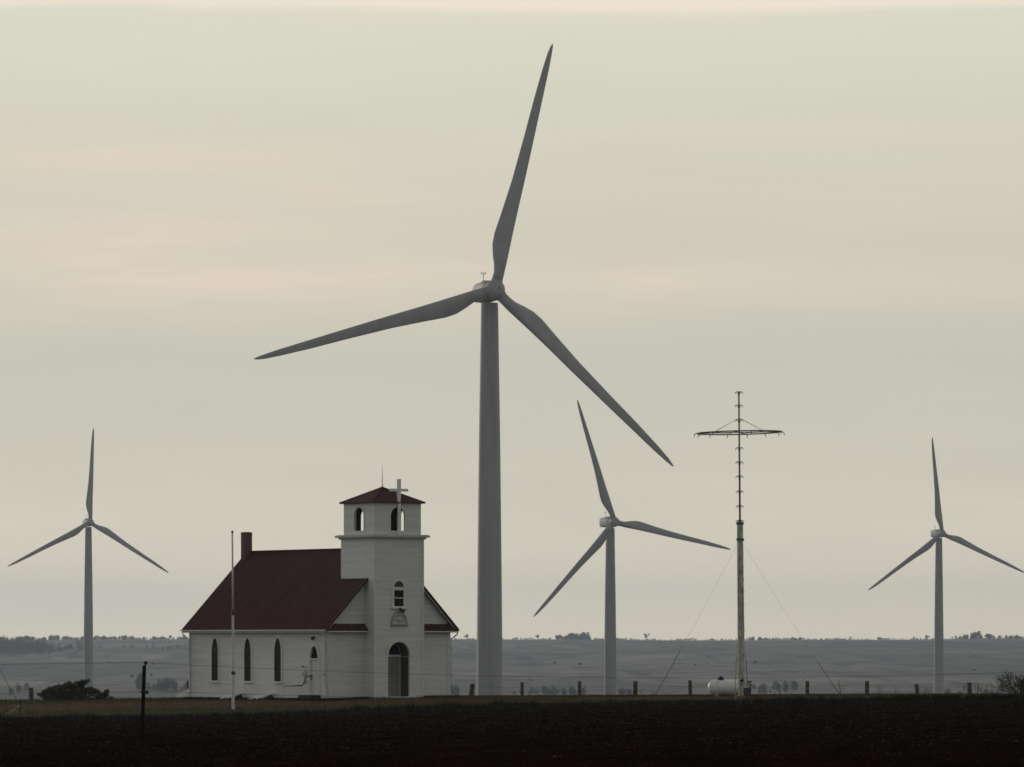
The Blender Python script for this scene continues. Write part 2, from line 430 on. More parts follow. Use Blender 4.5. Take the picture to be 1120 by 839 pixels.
# ------------------------------------------------------------------ materials
white = siding_material('white_lap_siding', (.80, .805, .81))
trim = material('white_trim_paint', (.78, .78, .77), .55, .3, var=.14, scale=3)
trimg = material('greyed_trim_paint', (.60, .60, .56), .6, .3, var=.2, scale=5)
roof_m = material('maroon_metal_roof', (.080, .037, .034), .8, .10, var=.22, scale=.9, stretch=(.4, 2.5, .4), detail=6)
glass = material('dark_window_glass', (.006, .006, .008), .45, .06)
glassb = material('blue_fanlight_glass', (.03, .035, .07), .2, .3)
black = material('black_iron', (.012, .012, .012), .5, .3)
dark_in = material('belfry_inside_boards', (.045, .040, .034), .9, .1, var=.3, scale=3)
brick = None
def brick_material():
    m = bpy.data.materials.new('chimney_brick'); m.use_nodes = True; t = m.node_tree; b = t.nodes['Principled BSDF']; b.inputs['Roughness'].default_value = .9
    co = t.nodes.new('ShaderNodeTexCoord'); s = t.nodes.new('ShaderNodeSeparateXYZ'); t.links.new(co.outputs['Object'], s.inputs[0])
    ad = t.nodes.new('ShaderNodeMath'); ad.operation = 'ADD'; t.links.new(s.outputs[0], ad.inputs[0]); t.links.new(s.outputs[1], ad.inputs[1])
    c = t.nodes.new('ShaderNodeCombineXYZ'); t.links.new(ad.outputs[0], c.inputs[0]); t.links.new(s.outputs[2], c.inputs[1])
    k = t.nodes.new('ShaderNodeTexBrick'); k.inputs['Scale'].default_value = 1; k.inputs['Brick Width'].default_value = .22; k.inputs['Row Height'].default_value = .075; k.inputs['Mortar Size'].default_value = .008
    k.inputs['Color1'].default_value = (.15, .07, .05, 1); k.inputs['Color2'].default_value = (.085, .05, .042, 1); k.inputs['Mortar'].default_value = (.16, .14, .12, 1)
    t.links.new(c.outputs[0], k.inputs['Vector']); t.links.new(k.outputs[0], b.inputs['Base Color']); return m
brick = brick_material()
stone_f = material('foundation_limestone', (.22, .19, .12), .95, .1, var=.6, scale=4, bump=.03)
steel = material('galvanised_steel', (.74, .75, .75), .5, .4, var=.2, scale=4)

# ------------------------------------------------------------------ church
CH_Z = -3.64
CX0 = at(359, 700, 300.0)
church = empty('church', (CX0.x, 300.0, CH_Z), R(35))
tag(church, 'white clapboard country church with maroon metal roof and square belfry tower', 'church')
Wd, Ln, Ev, Rz_ = 8.95, 16.2, 4.60, 9.18            # width, length, eave and ridge heights
TX0, TX1, TY0, TY1 = 2.64, 6.31, -1.02, 2.64        # tower footprint
ex, ey_, ez = Vector((1, 0, 0)), Vector((0, 1, 0)), Vector((0, 0, 1))

def lancet(cx, w, z0, z1, n=8, spring=None):
    """pointed-arch outline, counter-clockwise, centre cx, from sill z0 to point z1"""
    h = w / 2; hs = spring if spring is not None else z1 - w * 1.25
    pts = [(cx - h, z0), (cx + h, z0)]
    rise = z1 - hs
    for k in range(n + 1):
        q = k / n; a = q * math.pi / 2 * .96
        pts.append((cx + h * (1 - (1 - math.cos(a)) / (1 - math.cos(math.pi/2*.96))), hs + rise * math.sin(a) / math.sin(math.pi/2*.96)))
    right = pts[2:]
    for x, z in reversed(right[:-1]): pts.append((2*cx - x, z))
    return pts
def roundarch(cx, w, z0, z1, n=16):
    h = w / 2; zs = z1 - h
    pts = [(cx - h, z0), (cx + h, z0)]
    for k in range(n + 1):
        a = math.pi * k / n; pts.append((cx + h * math.cos(a), zs + h * math.sin(a)))
    return pts

# side wall (faces -x): 2D x axis runs along -y so that it reads counter-clockwise from outside
def side_frame(x): return (Vector((x, 0, 0)), Vector((0, -1, 0)), ez, Vector((-1, 0, 0)))
WIN_V = [13.1, 9.22, 5.71]; DOOR_V = 1.57
win_holes = [lancet(-v, .80, 1.04, 3.80, spring=2.84) for v in WIN_V]
door_hole = lancet(-DOOR_V, 1.02, .36, 3.36, spring=2.35)
nw = MB()
so, sxv, syv, sn = side_frame(0)
nw.panel([(-Ln, -.25), (0, -.25), (0, Ev), (-Ln, Ev)], win_holes + [door_hole], .16, so, sxv, syv, sn)
# right side wall with plain lancets too
so2, sx2, sy2, sn2 = Vector((Wd, 0, 0)), Vector((0, 1, 0)), ez, Vector((1, 0, 0))
nw.panel([(0, -.25), (Ln, -.25), (Ln, Ev), (0, Ev)], [lancet(v, .72, 1.06, 3.74) for v in (3.0, 6.5, 10.0, 13.4)], .16, so2, sx2, sy2, sn2)
gab = lambda: [(0.16, -.25), (Wd-.16, -.25), (Wd-.16, Ev+.16), (Wd/2, Rz_-.12), (.16, Ev+.16)]
nw.panel(gab(), [], .16, (0, .004, 0), ex, ez, -ey_)
nw.panel([(Wd - x, z) for x, z in reversed(gab())][::-1], [], .16, (0, Ln-.004, 0), ex, ez, ey_)
nw.build('nave_wall', white, church)

fb = MB()
fb.box((Wd/2, -.03 + .0, -.33), (Wd + .10, .30, .9)); fb.box((-.03, Ln/2, -.42), (.30, Ln, .72)); fb.box((Wd+.03, Ln/2, -.33), (.3, Ln, .9)); fb.box((Wd/2, Ln+.03, -.42), (Wd+.1, .3, .7))
fb.box(((TX0+TX1)/2, TY0 + .1, -.38), (TX1-TX0+.08, .3, .76))
fb.build('foundation', stone_f, church)

cb = MB()                                                    # corner boards
for x, y in ((-.022, .07), (-.022, Ln-.07), (Wd+.022, .07), (Wd+.022, Ln-.07)): cb.box((x, y, Ev/2), (.04, .14, Ev-.02))
for x in (.075, Wd-.075): cb.box((x, -.02, Ev/2), (.14, .04, Ev-.02))
cb.build('corner_board', trim, church, split=True)

# roof : two slabs with standing seams and a ridge cap
rf = MB(); OV, V0, V1 = .38, -.42, Ln + .34
half = Wd/2; slope = (Rz_ - Ev) / half
for sgn in (-1, 1):
    xe = half + sgn * (half + OV); ze = Ev - OV * slope + .10; zr = Rz_ + .10
    th = .13
    vs = []
    for y in (V0, V1): vs += [(half, y, zr), (xe, y, ze), (xe, y, ze - th), (half, y, zr - th)]
    rf.add(vs, [(0, 1, 2, 3), (7, 6, 5, 4), (0, 4, 5, 1), (1, 5, 6, 2), (2, 6, 7, 3)])
    nrm = Vector((sgn * slope, 0, 1)).normalized(); k = 0
    y = V0 + .03
    while y < V1:
        rf.bar(Vector((xe, y, ze)) + nrm * .012, Vector((half + sgn*.03, y, zr - .03*slope)) + nrm * .004, .03, .04, up=nrm); y += .405
rf.bar((half, V0-.01, Rz_+.125), (half, V1+.01, Rz_+.125), .22, .07)
roof = rf.build('roof', roof_m, church)
ch = MB(); ch.box((4.2, 16.12, 9.25), (.52, .52, 2.3)); ch.box((4.2, 16.12, 10.44), (.545, .545, .10)); ch.box((4.2, 16.12, 10.51), (.47, .47, .05))
ch.build('chimney', brick, roof)
fa = MB()                                                    # white fascia at eaves and rakes
for sgn in (-1, 1):
    xe = half + sgn * (half + OV - .03); ze = Ev - OV * slope
    fa.box((xe - sgn*.02, Ln/2, ze - .035), (.05, V1 - V0 - .1, .10))
    fa.box((half + sgn*(half + OV/2), Ln/2, ze - .10), (OV, V1-V0-.12, .03))
    for y in (V0 + .12, V1 - .12): fa.bar((xe, y, ze - .075), (half, y, Rz_ - .075), .04, .05)
fa.build('fascia', trim, roof, split=True)
# gutters and spouts
for sgn, nm in ((-1, 'gutter'), (1, 'gutter')):
    xg = half + sgn * (half + OV + .06); gm = MB(); gm.box((xg, Ln/2, Ev - OV*slope + .02), (.10, V1-V0-.04, .075)); gm.build('gutter', trim, church)
def spout(pts, m=trim):
    b = MB(); b.tube(pts, .045, 8); return b.build('downspout', m, church, smooth=True)
ge = Ev - OV*slope
spout([(-OV-.06, Ln+.1, ge-.03), (-OV-.06, Ln+.1, ge-.22), (-.09, Ln-.1, ge-.55), (-.075, Ln-.12, .35), (-.25, Ln-.12, .1)])
spout([(-OV-.06, -.1, ge-.03), (-OV-.06, -.05, ge-.12), (-.10, .12, ge-.35), (-.075, .13, .3), (-.2, .13, .08)])
spout([(Wd+OV+.06, -.2, ge-.03), (Wd+OV+.06, -.15, ge-.22), (Wd+.10, .05, ge-.55), (Wd+.075, .08, .35)])
cd = MB(); cd.box((-.03, .28, 2.2), (.05, .05, 2.9)); cd.box((-.05, .28, 1.55), (.08, .14, .2)); cd.build('conduit', material('grey_conduit', (.16, .16, .16), .6), church)
# pent roofs (cornice returns) across the foot of the front gable
for x0, x1, h0, h1 in ((-.30, TX0 - .003, .42, 0), (TX1 + .003, Wd + .30, 0, .42)):
    p = MB(); zb = 4.19; d = .44; up_ = .44
    vs = [(x0, -d, zb), (x1, -d, zb), (x1-h1, -.006, zb), (x0+h0, -.006, zb), (x0, -d, zb+.07), (x1, -d, zb+.07), (x1-h1, -.006, zb+up_), (x0+h0, -.006, zb+up_)]
    p.add(vs, [(3, 2, 1, 0), (4, 5, 6, 7), (0, 1, 5, 4), (1, 2, 6, 5), (2, 3, 7, 6), (3, 0, 4, 7)])
    x = x0 + h0 + .05
    while x < x1 - h1 - .05:
        p.bar((x, -d, zb+.08), (x, -.02, zb+up_+.01), .03, .04); x += .4
    pr = p.build('pent_roof', roof_m, church)
    q = MB(); q.box(((x0+x1)/2, -d+.02, zb-.035), (x1-x0-.04, .03, .065)); q.build('fascia', trim, pr)

def arch_frame(name, outer, inner, th, fr, m, parent, proud=.035):
    o, a, b, n = fr; mb = MB(); mb.ring2d(outer, inner, th + proud, Vector(o) + Vector(n) * proud, a, b, n); return mb.build(name, m, parent)
def pane(outline, fr, back, m, name, parent, th=.02):
    o, a, b, n = fr; mb = MB(); mb.panel(outline, [], th, Vector(o) - Vector(n) * back, a, b, n); return mb.build(name, m, parent)

fr_side = side_frame(0)
for v in WIN_V:
    f = arch_frame('window', lancet(-v, 1.02, .95, 4.02, spring=2.84), lancet(-v, .76, 1.08, 3.76, spring=2.84), .10, fr_side, trim, church)
    pane(lancet(-v, .77, 1.07, 3.77, spring=2.84), fr_side, -.012, glass, 'pane', f)
    mu = MB(); mu.box((-.018, v, 2.3), (.02, .75, .035)); mu.box((-.018, v, 3.0), (.02, .75, .05)); mu.build('glazing_bar', black, f, split=True)
    sl = MB(); sl.box((-.05, v, .99), (.14, 1.08, .07)); sl.build('sill', trim, f)
for v in (3.0, 6.5, 10.0, 13.4):
    fr2 = (so2, sx2, sy2, sn2)
    f = arch_frame('window', lancet(v, .98, .95, 3.98, spring=2.84), lancet(v, .64, 1.10, 3.70, spring=2.84), .10, fr2, trim, church)
    pane(lancet(v, .66, 1.08, 3.72, spring=2.84), fr2, .09, glass, 'pane', f)
# side door with pointed fanlight
sd = arch_frame('side_door', lancet(-DOOR_V, 1.30, .34, 3.56, spring=2.35), lancet(-DOOR_V, .92, .40, 3.28, spring=2.35), .12, fr_side, trim, church)
b = MB(); b.box((.09, DOOR_V, 1.42), (.05, .93, 2.06)); b.box((.06, DOOR_V, .95), (.02, .5, .7)); b.box((.06, DOOR_V, 1.85), (.02, .5, .75)); b.build('door_leaf', trim, sd)
b = MB(); b.box((.04, DOOR_V, 2.47), (.14, .94, .10)); b.build('transom_bar', trim, sd)
pane(lancet(-DOOR_V, .92, 2.50, 3.29, spring=2.52), fr_side, .08, glass, 'fanlight', sd)
b = MB(); b.box((.05, DOOR_V + .36, 1.42), (.05, .06, .20)); b.lathe([(.015, 0), (.035, .03), (.035, .06), (.01, .08)], 10, axis=((0,1,0),(0,0,1),(-1,0,0)), o=(.05, DOOR_V+.36, 1.25)); b.build('door_handle', black, sd)
b = MB(); b.box((-.35, DOOR_V, .14), (.68, 1.5, .28)); b.box((-.80, DOOR_V, .03), (.4, 1.7, .16)); b.build('door_step', material('dark_step', (.07, .068, .06), .9, .1, var=.4, scale=4), church)
b = MB(); b.box((-.03, DOOR_V, 3.80), (.06, .12, .12)); b.lathe([(.03, .0), (.11, -.05), (.09, -.16), (.03, -.20)], 12, o=(-.13, DOOR_V, 3.84)); b.build('wall_lamp', black, church)
b = MB(); b.tube([(-.55, 4.15, .80), (-.55, 3.0, .84), (-.55, 2.12, .86), (-.50, 2.02, .92), (-.30, 2.02, 1.40), (-.02, 2.02, 1.45)], .035, 8); rail = b.build('handrail', black, church, smooth=True)
for v_, z_ in ((4.10, .78), (2.14, .84)):
    b = MB(); b.tube([(-.55, v_, z_), (-.55, v_, -.1)], .02, 6); b.build('rail_post', trim, rail)
b = MB(); b.box((-.08, 2.62, 1.58), (.14, .26, .34)); b.lathe([(.10, 0), (.10, .07), (.06, .10)], 14, axis=((0,1,0),(0,0,1),(-1,0,0)), o=(-.14, 2.62, 1.62)); b.tube([(-.06, 2.62, 1.75), (-.06, 2.62, 2.06)], .022, 6); b.tube([(-.06, 2.62, 1.42), (-.06, 2.62, .98)], .03, 6); b.box((-.06, 2.62, 1.12), (.1, .34, .16)); b.build('electric_meter', steel, church)
b = MB(); b.lathe([(.03, 0), (.06, .03), (.05, .08), (.02, .10)], 10, axis=((0,1,0),(0,0,1),(-1,0,0)), o=(0, 2.85, 2.02)); b.build('insulator', black, church)
# sloping basement hatches against the side wall, and one at the rear
def hatch(v0, v1, out, h):
    b = MB(); x = -.02
    b.add([(x, v0, -.4), (x, v1, -.4), (x, v1, h), (x, v0, h), (x-out, v0, -.4), (x-out, v1, -.4), (x-out, v1, .02), (x-out, v0, .02), (x-.22, v0, h), (x-.22, v1, h)],
          [(0, 1, 2, 3), (4, 7, 6, 5), (0, 4, 5, 1), (3, 2, 9, 8), (8, 9, 6, 7), (0, 3, 8, 7, 4), (1, 5, 6, 9, 2)])
    o = b.build('basement_hatch', trim, church)
    e = MB(); e.add([(x-.1, v0-.006, .02), (x-out*.75, v0-.006, .02), (x-.26, v0-.006, h*.8)], [(0, 1, 2)]); e.add([(x-.1, v0-.001, .02), (x-out*.75, v0-.001, .02), (x-.26, v0-.001, h*.8)], [(2, 1, 0)])
    e.build('hatch_end', dark_in, o)  # dark triangle laid on the near end face of the hatch
hatch(9.55, 10.6, 1.25, .34); hatch(5.95, 7.1, 1.35, .34)
b = MB(); y = Ln + .03
b.add([(.2, y, -.4), (1.5, y, -.4), (1.5, y, .65), (.2, y, .65), (.2, y+2.0, -.4), (1.5, y+2.0, -.4), (1.5, y+2.0, .16), (.2, y+2.0, .16)], [(0, 1, 2, 3), (7, 6, 5, 4), (0, 4, 5, 1), (3, 2, 6, 7), (0, 3, 7, 4), (1, 5, 6, 2)])
bh = b.build('cellar_bulkhead', trim, church)
b = MB(); b.box((.55, y+.85, .78), (.30, .30, .52), Matrix.Rotation(R(-10), 3, 'Y'), taper=.8); b.tube([(.45, y+.8, .95), (.38, y+.75, 1.12)], .05, 8); b.build('vent', black, bh)

# ---- tower
tcx = (TX0 + TX1) / 2; tw = TX1 - TX0; TH = 9.88
t_holes = [roundarch(tcx, 1.58, .18, 3.52), roundarch(tcx, .80, 5.66, 7.28)]
tm = MB()
tm.panel([(TX0, -.2), (TX1, -.2), (TX1, TH), (TX0, TH)], t_holes, .14, (0, TY0, 0), ex, ez, -ey_)
tm.panel([(-TY1, -.2), (-TY0-.145, -.2), (-TY0-.145, TH), (-TY1, TH)], [], .14, (TX0+.001, 0, 0), -ey_, ez, -ex)
tm.panel([(TY0+.145, -.2), (TY1, -.2), (TY1, TH), (TY0+.145, TH)], [], .14, (TX1-.001, 0, 0), ey_, ez, ex)
tm.panel([(TX0+.15, 0), (TX1-.15, 0), (TX1-.15, TH), (TX0+.15, TH)], [], .14, (0, TY1-.002, 0), ex, ez, ey_)
tower = tm.build('tower', white, church)
b = MB()
for x in (TX0+.06, TX1-.06): b.box((x, TY0-.02, TH/2), (.12, .035, TH-.04))
b.build('corner_board', trim, tower, split=True)
recess_m = material('porch_boards_shaded', (.11, .11, .09), .8, .15, var=.4, scale=3)  # shade inside the door recess is put into this dark board colour
door_m = material('door_paint_grey', (.30, .31, .27), .6, .25, var=.2, scale=3)
# entrance porch: round arch, deep recess, door with dark transom
ft = (Vector((0, TY0, 0)), ex, ez, -ey_)
en = arch_frame('entrance', roundarch(tcx, 1.92, 2.62, 3.70), roundarch(tcx, 1.58, 2.63, 3.52), .0, ft, trim, tower, proud=.06)
b = MB()
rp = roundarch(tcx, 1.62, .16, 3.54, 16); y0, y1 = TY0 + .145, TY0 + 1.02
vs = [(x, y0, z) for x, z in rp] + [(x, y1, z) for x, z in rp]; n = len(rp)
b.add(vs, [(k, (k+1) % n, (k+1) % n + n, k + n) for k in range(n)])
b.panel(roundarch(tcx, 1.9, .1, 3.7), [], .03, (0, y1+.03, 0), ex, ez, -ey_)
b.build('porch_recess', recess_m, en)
b = MB(); b.box((tcx, y1-.03, 1.42), (1.36, .05, 2.40))
for dx_ in (-.34, .34):
    for zz, hh in ((.75, .7), (1.75, 1.0)): b.box((tcx+dx_, y1-.065, zz), (.44, .025, hh))
dl = b.build('double_door', door_m, en)
b = MB(); b.lathe([(.02, 0), (.05, .04), (.04, .08), (.01, .1)], 10, axis=((1,0,0),(0,0,1),(0,-1,0)), o=(tcx-.58, y1-.06, 1.22)); b.box((tcx-.58, y1-.06, 1.22), (.06, .02, .2)); b.build('door_handle', black, dl)
b = MB(); b.box((tcx, y1-.03, 2.68), (1.58, .08, .1)); b.build('transom_bar', trim, en)
b = MB(); b.panel(roundarch(tcx, 1.50, 2.74, 3.50), [], .02, (0, y1-.02, 0), ex, ez, -ey_); b.build('fanlight', glass, en)
b = MB(); b.box((tcx, TY0-.02+.45, .12), (1.57, 1.1, .12)); b.box((tcx+.05, TY0-.24, .02), (2.0, .46, .3)); b.build('door_step', trim, en)
# tower window
wn_ = arch_frame('tower_window', roundarch(tcx, 1.04, 5.60, 7.44), roundarch(tcx, .70, 5.70, 7.24), .10, ft, trim, tower)
b = MB(); b.box((tcx, TY0+.06, 6.20), (.72, .02, 1.04)); b.build('pane', glass, wn_)
b = MB(); b.panel(roundarch(tcx, .71, 6.86, 7.25), [], .02, (0, TY0+.05, 0), ex, ez, -ey_); b.build('fanlight', glassb, wn_)
b = MB(); b.box((tcx, TY0+.03, 6.78), (.71, .07, .20)); b.box((tcx, TY0+.035, 6.21), (.71, .05, .06)); b.build('glazing_bar', trim, wn_, split=True)
b = MB(); b.box((tcx, TY0-.07, 5.58), (1.16, .14, .08)); b.build('sill', trim, wn_)
# arched name board over the door, lettering worn past reading
def half_round(w, h, n=14):
    pts = [(tcx - w/2, 0), (tcx + w/2, 0), (tcx + w/2*.97, h*.22)]
    for k in range(n + 1):
        a = math.pi * k / n; pts.append((tcx + w/2*.90*math.cos(a), h*.30 + h*.70*math.sin(a)))
    pts.append((tcx - w/2*.97, h*.22)); return pts
plz = 4.56
b = MB(); b.panel([(x, z+plz) for x, z in half_round(1.16, .78)], [], .05, (0, TY0-.055, 0), ex, ez, -ey_); pl = b.build('name_board', material('board_paint', (.66, .66, .62), .6, .3, var=.25, scale=5), tower)
b = MB(); b.ring2d([(x, z+plz) for x, z in half_round(1.22, .82)], [(tcx+(x-tcx)*.90, z*.9+.04+plz) for x, z in half_round(1.16, .78)], .05, (0, TY0-.075, 0), ex, ez, -ey_); b.box((tcx, TY0-.08, plz-.04), (1.26, .09, .06)); b.build('board_moulding', material('board_moulding_paint', (.30, .30, .26), .7), pl)
b = MB(); lr = random.Random(3)
yy = TY0 - .108
for k in range(9):
    a = R(150 - k*15); x, z = tcx + .36*math.cos(a), plz + .30 + .30*math.sin(a)
    b.box((x, TY0-.108, z), (.035, .008, .07), Matrix.Rotation(-(a - math.pi/2), 3, 'Y'))
for k in range(8):
    if k == 4: continue
    x = tcx - .38 + k*.108
    b.box((x, TY0-.108, plz+.27), (.075, .008, .024)); b.box((x + lr.choice((-.03, .03)), TY0-.112, plz+.27), (.022, .008, .085))
for k in range(4):
    x = tcx - .13 + k*.085
    b.box((x, TY0-.108, plz+.155), (.05, .008, .018)); b.box((x + lr.choice((-.022, .022)), TY0-.112, plz+.155), (.018, .008, .07))
b.build('letter', material('faded_letter_paint', (.14, .14, .15), .7), pl, split=True)
b = MB(); b.tube([(tcx+.02, TY0-.02, plz+.80), (tcx+.02, TY0-.30, plz+.92), (tcx+.02, TY0-.36, plz+.90)], .025, 6); b.box((tcx+.10, TY0-.28, plz+.86), (.24, .12, .16), Matrix.Rotation(R(25), 3, 'Y')); b.box((tcx-.06, TY0-.24, plz+.98), (.10, .10, .14)); b.build('board_lamp', black, pl)

# cornice, belfry, cap roof
b = MB(); b.box((tcx, (TY0+TY1)/2, TH+.10), (tw+.56, tw+.56, .13)); b.box((tcx, (TY0+TY1)/2, TH-.02), (tw+.22, tw+.22, .11)); b.box((tcx, (TY0+TY1)/2, TH+.18), (tw+.40, tw+.40, .035)); b.build('cornice', trimg, tower)
bw = 3.42; BZ0, BZ1 = TH + .17, 12.02; hx = bw/2; tcy = (TY0+TY1)/2
bf = MB()
hole = roundarch(0, 1.06, .26, 1.72)
for k in range(4):
    rot = Matrix.Rotation(k*math.pi/2, 3, 'Z')
    nrm = rot @ Vector((0, -1, 0)); tx = rot @ Vector((1, 0, 0)); inset = 0 if k % 2 == 0 else .141
    o = Vector((tcx, tcy, BZ0)) + nrm * (hx - (0.001 if inset else 0))
    bf.panel([(-hx+inset, 0), (hx-inset, 0), (hx-inset, BZ1-BZ0), (-hx+inset, BZ1-BZ0)], [hole], .14, o, tx, ez, nrm, 0, 1)
bel = bf.build('belfry', [white, dark_in], tower)
b = MB()
for k in range(4):
    rot = Matrix.Rotation(k*math.pi/2, 3, 'Z'); nrm = rot @ Vector((0, -1, 0)); tx = rot @ Vector((1, 0, 0)); o = Vector((tcx, tcy, BZ0)) + nrm * (hx + .02)
    b.panel([(-hx+.01, 1.86), (hx-.01, 1.86), (hx-.01, 1.97), (-hx+.01, 1.97)], [], .019, o, tx, ez, nrm)
    b.ring2d(roundarch(0, 1.26, .20, 1.83), roundarch(0, 1.04, .27, 1.71), .019, o + nrm*.004, tx, ez, nrm)
b.build('arch_trim', trim, bel)
b = MB(); b.box((tcx, tcy, BZ0+.06), (bw-.3, bw-.3, .05)); b.build('belfry_floor', dark_in, bel)
cap = MB(); q = hx + .20; zc0, zc1 = 12.0, 13.02
ctr = [(-q, -q), (q, -q), (q, q), (-q, q)]
vs = [(tcx+x, tcy+y_, zc0) for x, y_ in ctr] + [(tcx+x, tcy+y_, zc0+.06) for x, y_ in ctr] + [(tcx, tcy, zc1)]
cap.add(vs, [(3, 2, 1, 0), (0, 1, 5, 4), (1, 2, 6, 5), (2, 3, 7, 6), (3, 0, 4, 7), (4, 5, 8), (5, 6, 8), (6, 7, 8), (7, 4, 8)])
for x, y_ in ctr: cap.bar((tcx+x, tcy+y_, zc0+.075), (tcx, tcy, zc1+.015), .10, .04)
cap.build('cap_roof', roof_m, tower)
b = MB(); b.lathe([(.09, 13.0), (.05, 13.10), (.028, 13.2), (.022, 13.7), (.008, 14.35)], 8, o=(tcx, tcy, 0)); b.build('finial', steel, tower, smooth=True)
# the cross stands on the cornice ledge in front of the belfry arch
b = MB(); yx = TY0 + .02
b.box((tcx+.02, yx, TH+.12+1.72), (.15, .15, 3.45)); b.box((tcx+.02, yx, TH+.12+2.80), (1.30, .12, .17)); b.box((tcx+.02, yx, TH+.12+2.90), (.20, .165, 1.15)); b.build('cross', material('cross_white', (.86, .87, .87), .45, .35), tower)

# ------------------------------------------------------------------ wind turbines
turb_m = material('turbine_paint', (.41, .412, .430), .55, .3, var=.16, scale=.35)
turb_t = material('turbine_tower_paint', (.385, .387, .405), .55, .3, var=.18, scale=.8, stretch=(1, 1, .05))
seam_m = material('turbine_seal', (.10, .10, .10), .7)
def blade_mesh():
    st = [(1.1, 1.62, .81, 1.0), (2.6, 1.62, .81, 1.0), (3.6, 1.80, .80, .78), (5.0, 2.30, .77, .52), (6.6, 2.72, .72, .38), (8.4, 2.76, .66, .31), (12, 2.34, .57, .25), (17, 1.92, .50, .22), (24, 1.55, .34, .20), (30, 1.28, .18, .19), (34.5, .98, .06, .18), (37, .66, -.08, .18), (38.1, .36, -.18, .18), (38.5, .06, -.30, .2)]
    n = 20; vs = []; fs = []
    for r, c, le, tr in st:
        tw_ = R(15) * max(0, 1 - r/30) ** 1.3 + R(2)
        for k in range(n):
            a = 2*math.pi*k/n
            x = .5 + .5*math.cos(a)                      # 1 at the leading edge
            circ = math.sin(a) * .5
            yt = tr * .5 * math.sin(a) * (0.55 + .9*(x ** .8)) if tr < .9 else circ
            if tr >= .9: yt = circ
            cx_, cy_ = le - c*(1-x), yt*c
            px = cx_ * math.cos(tw_) + cy_ * math.sin(tw_); py = -cx_ * math.sin(tw_) + cy_ * math.cos(tw_)
            vs.append((px, py, r))
    for i in range(len(st)-1):
        for k in range(n):
            k2 = (k+1) % n; fs.append((i*n+k, i*n+k2, (i+1)*n+k2, (i+1)*n+k))
    fs += [tuple(range(n)), tuple((len(st)-1)*n + k for k in range(n))]
    mb = MB(); mb.add(vs, fs); return mb
def make_turbine(label):
    root = empty('wind_turbine', (0, 0, 0))
    tag(root, label, 'wind turbine', 'wind turbines beyond the church')
    b = MB(); HB = 80.0
    prof = [(2.15, -2.0), (2.13, .3), (2.02, 18), (1.86, 36), (1.62, 58), (1.30, HB-1.75)]
    b.lathe(prof, 40); tw_ = b.build('tower', turb_t, root, smooth=True, auto=50)
    b = MB()
    for h in (20.0, 48.0): 
        r_ = np.interp(h, [p[1] for p in prof], [p[0] for p in prof]) + .02; b.lathe([(r_-.01, h-.1), (r_, h-.08), (r_, h+.08), (r_-.01, h+.1)], 40)
    b.build('flange', turb_t, tw_, split=True)
    # nacelle: rounded box from just behind the hub backwards (+y)
    b = MB(); secs = [(-2.25, 1.15, 1.25), (-2.0, 1.30, 1.40), (0, 1.45, 1.52), (4.0, 1.45, 1.52), (6.0, 1.32, 1.38), (6.5, 1.0, 1.05)]
    n = 20; vs = []; fs = []
    for y_, w_, h_ in secs:
        for k in range(n):
            a = 2*math.pi*k/n; c_, s_ = math.cos(a), math.sin(a)
            vs.append((math.copysign(abs(c_)**.45, c_)*w_, y_, HB + .05 + math.copysign(abs(s_)**.45, s_)*h_))
    for i in range(len(secs)-1):
        for k in range(n):
            k2 = (k+1) % n; fs.append((i*n+k, i*n+k2, (i+1)*n+k2, (i+1)*n+k))
    fs += [tuple(range(n)), tuple((len(secs)-1)*n+k for k in range(n))]
    b.add(vs, fs); na = b.build('nacelle', turb_m, root, smooth=True, auto=40)
    b = MB(); b.tube([(0, 4.2, HB+1.4), (0, 4.2, HB+3.3)], .05, 6); b.bar((-.32, 4.2, HB+2.95), (.32, 4.2, HB+2.95), .05, .05)
    for x in (-.3, .3): b.lathe([(.03, HB+2.95), (.09, HB+3.03), (.09, HB+3.14), (.03, HB+3.2)], 8, o=(x, 4.2, 0))
    b.build('wind_vane', turb_m, na)
    b = MB(); b.box((0, 2.2, HB+1.62), (1.3, 1.5, .30)); b.build('hatch', turb_m, na)
    yc = -3.6
    b = MB(); b.lathe([(1.38, 1.25), (1.50, 1.0), (1.52, .2), (1.46, -.6), (1.22, -1.15), (.85, -1.5), (.35, -1.68), (.05, -1.70)], 28, axis=((1,0,0),(0,0,1),(0,1,0)), o=(0, yc, HB)); hub = b.build('hub', turb_m, root, smooth=True, auto=60)
    b = MB(); b.lathe([(1.2, 1.20), (1.30, 1.22), (1.30, 1.50), (1.2, 1.52)], 28, axis=((1,0,0),(0,0,1),(0,1,0)), o=(0, yc, HB)); b.lathe([(.16, -1.70), (.12, -1.74), (.02, -1.75)], 10, axis=((1,0,0),(0,0,1),(0,1,0)), o=(.25, yc+.05, HB+.15)); b.build('hub_seal', seam_m, hub, smooth=True, split=True)
    bl = blade_mesh().build('blade', turb_m, root, smooth=True)
    c = MB(); c.lathe([(.83, 1.05), (.90, 1.1), (.90, 1.5), (.83, 1.55)], 24); col = c.build('root_collar', turb_m, bl, smooth=True, auto=40)
    bl.location = (0, yc, HB)
    blades = [bl]
    for k in (1, 2):
        o = bl.copy(); COL.objects.link(o); o.parent = root; blades.append(o)
        d = col.copy(); COL.objects.link(d); d.parent = o
    return root
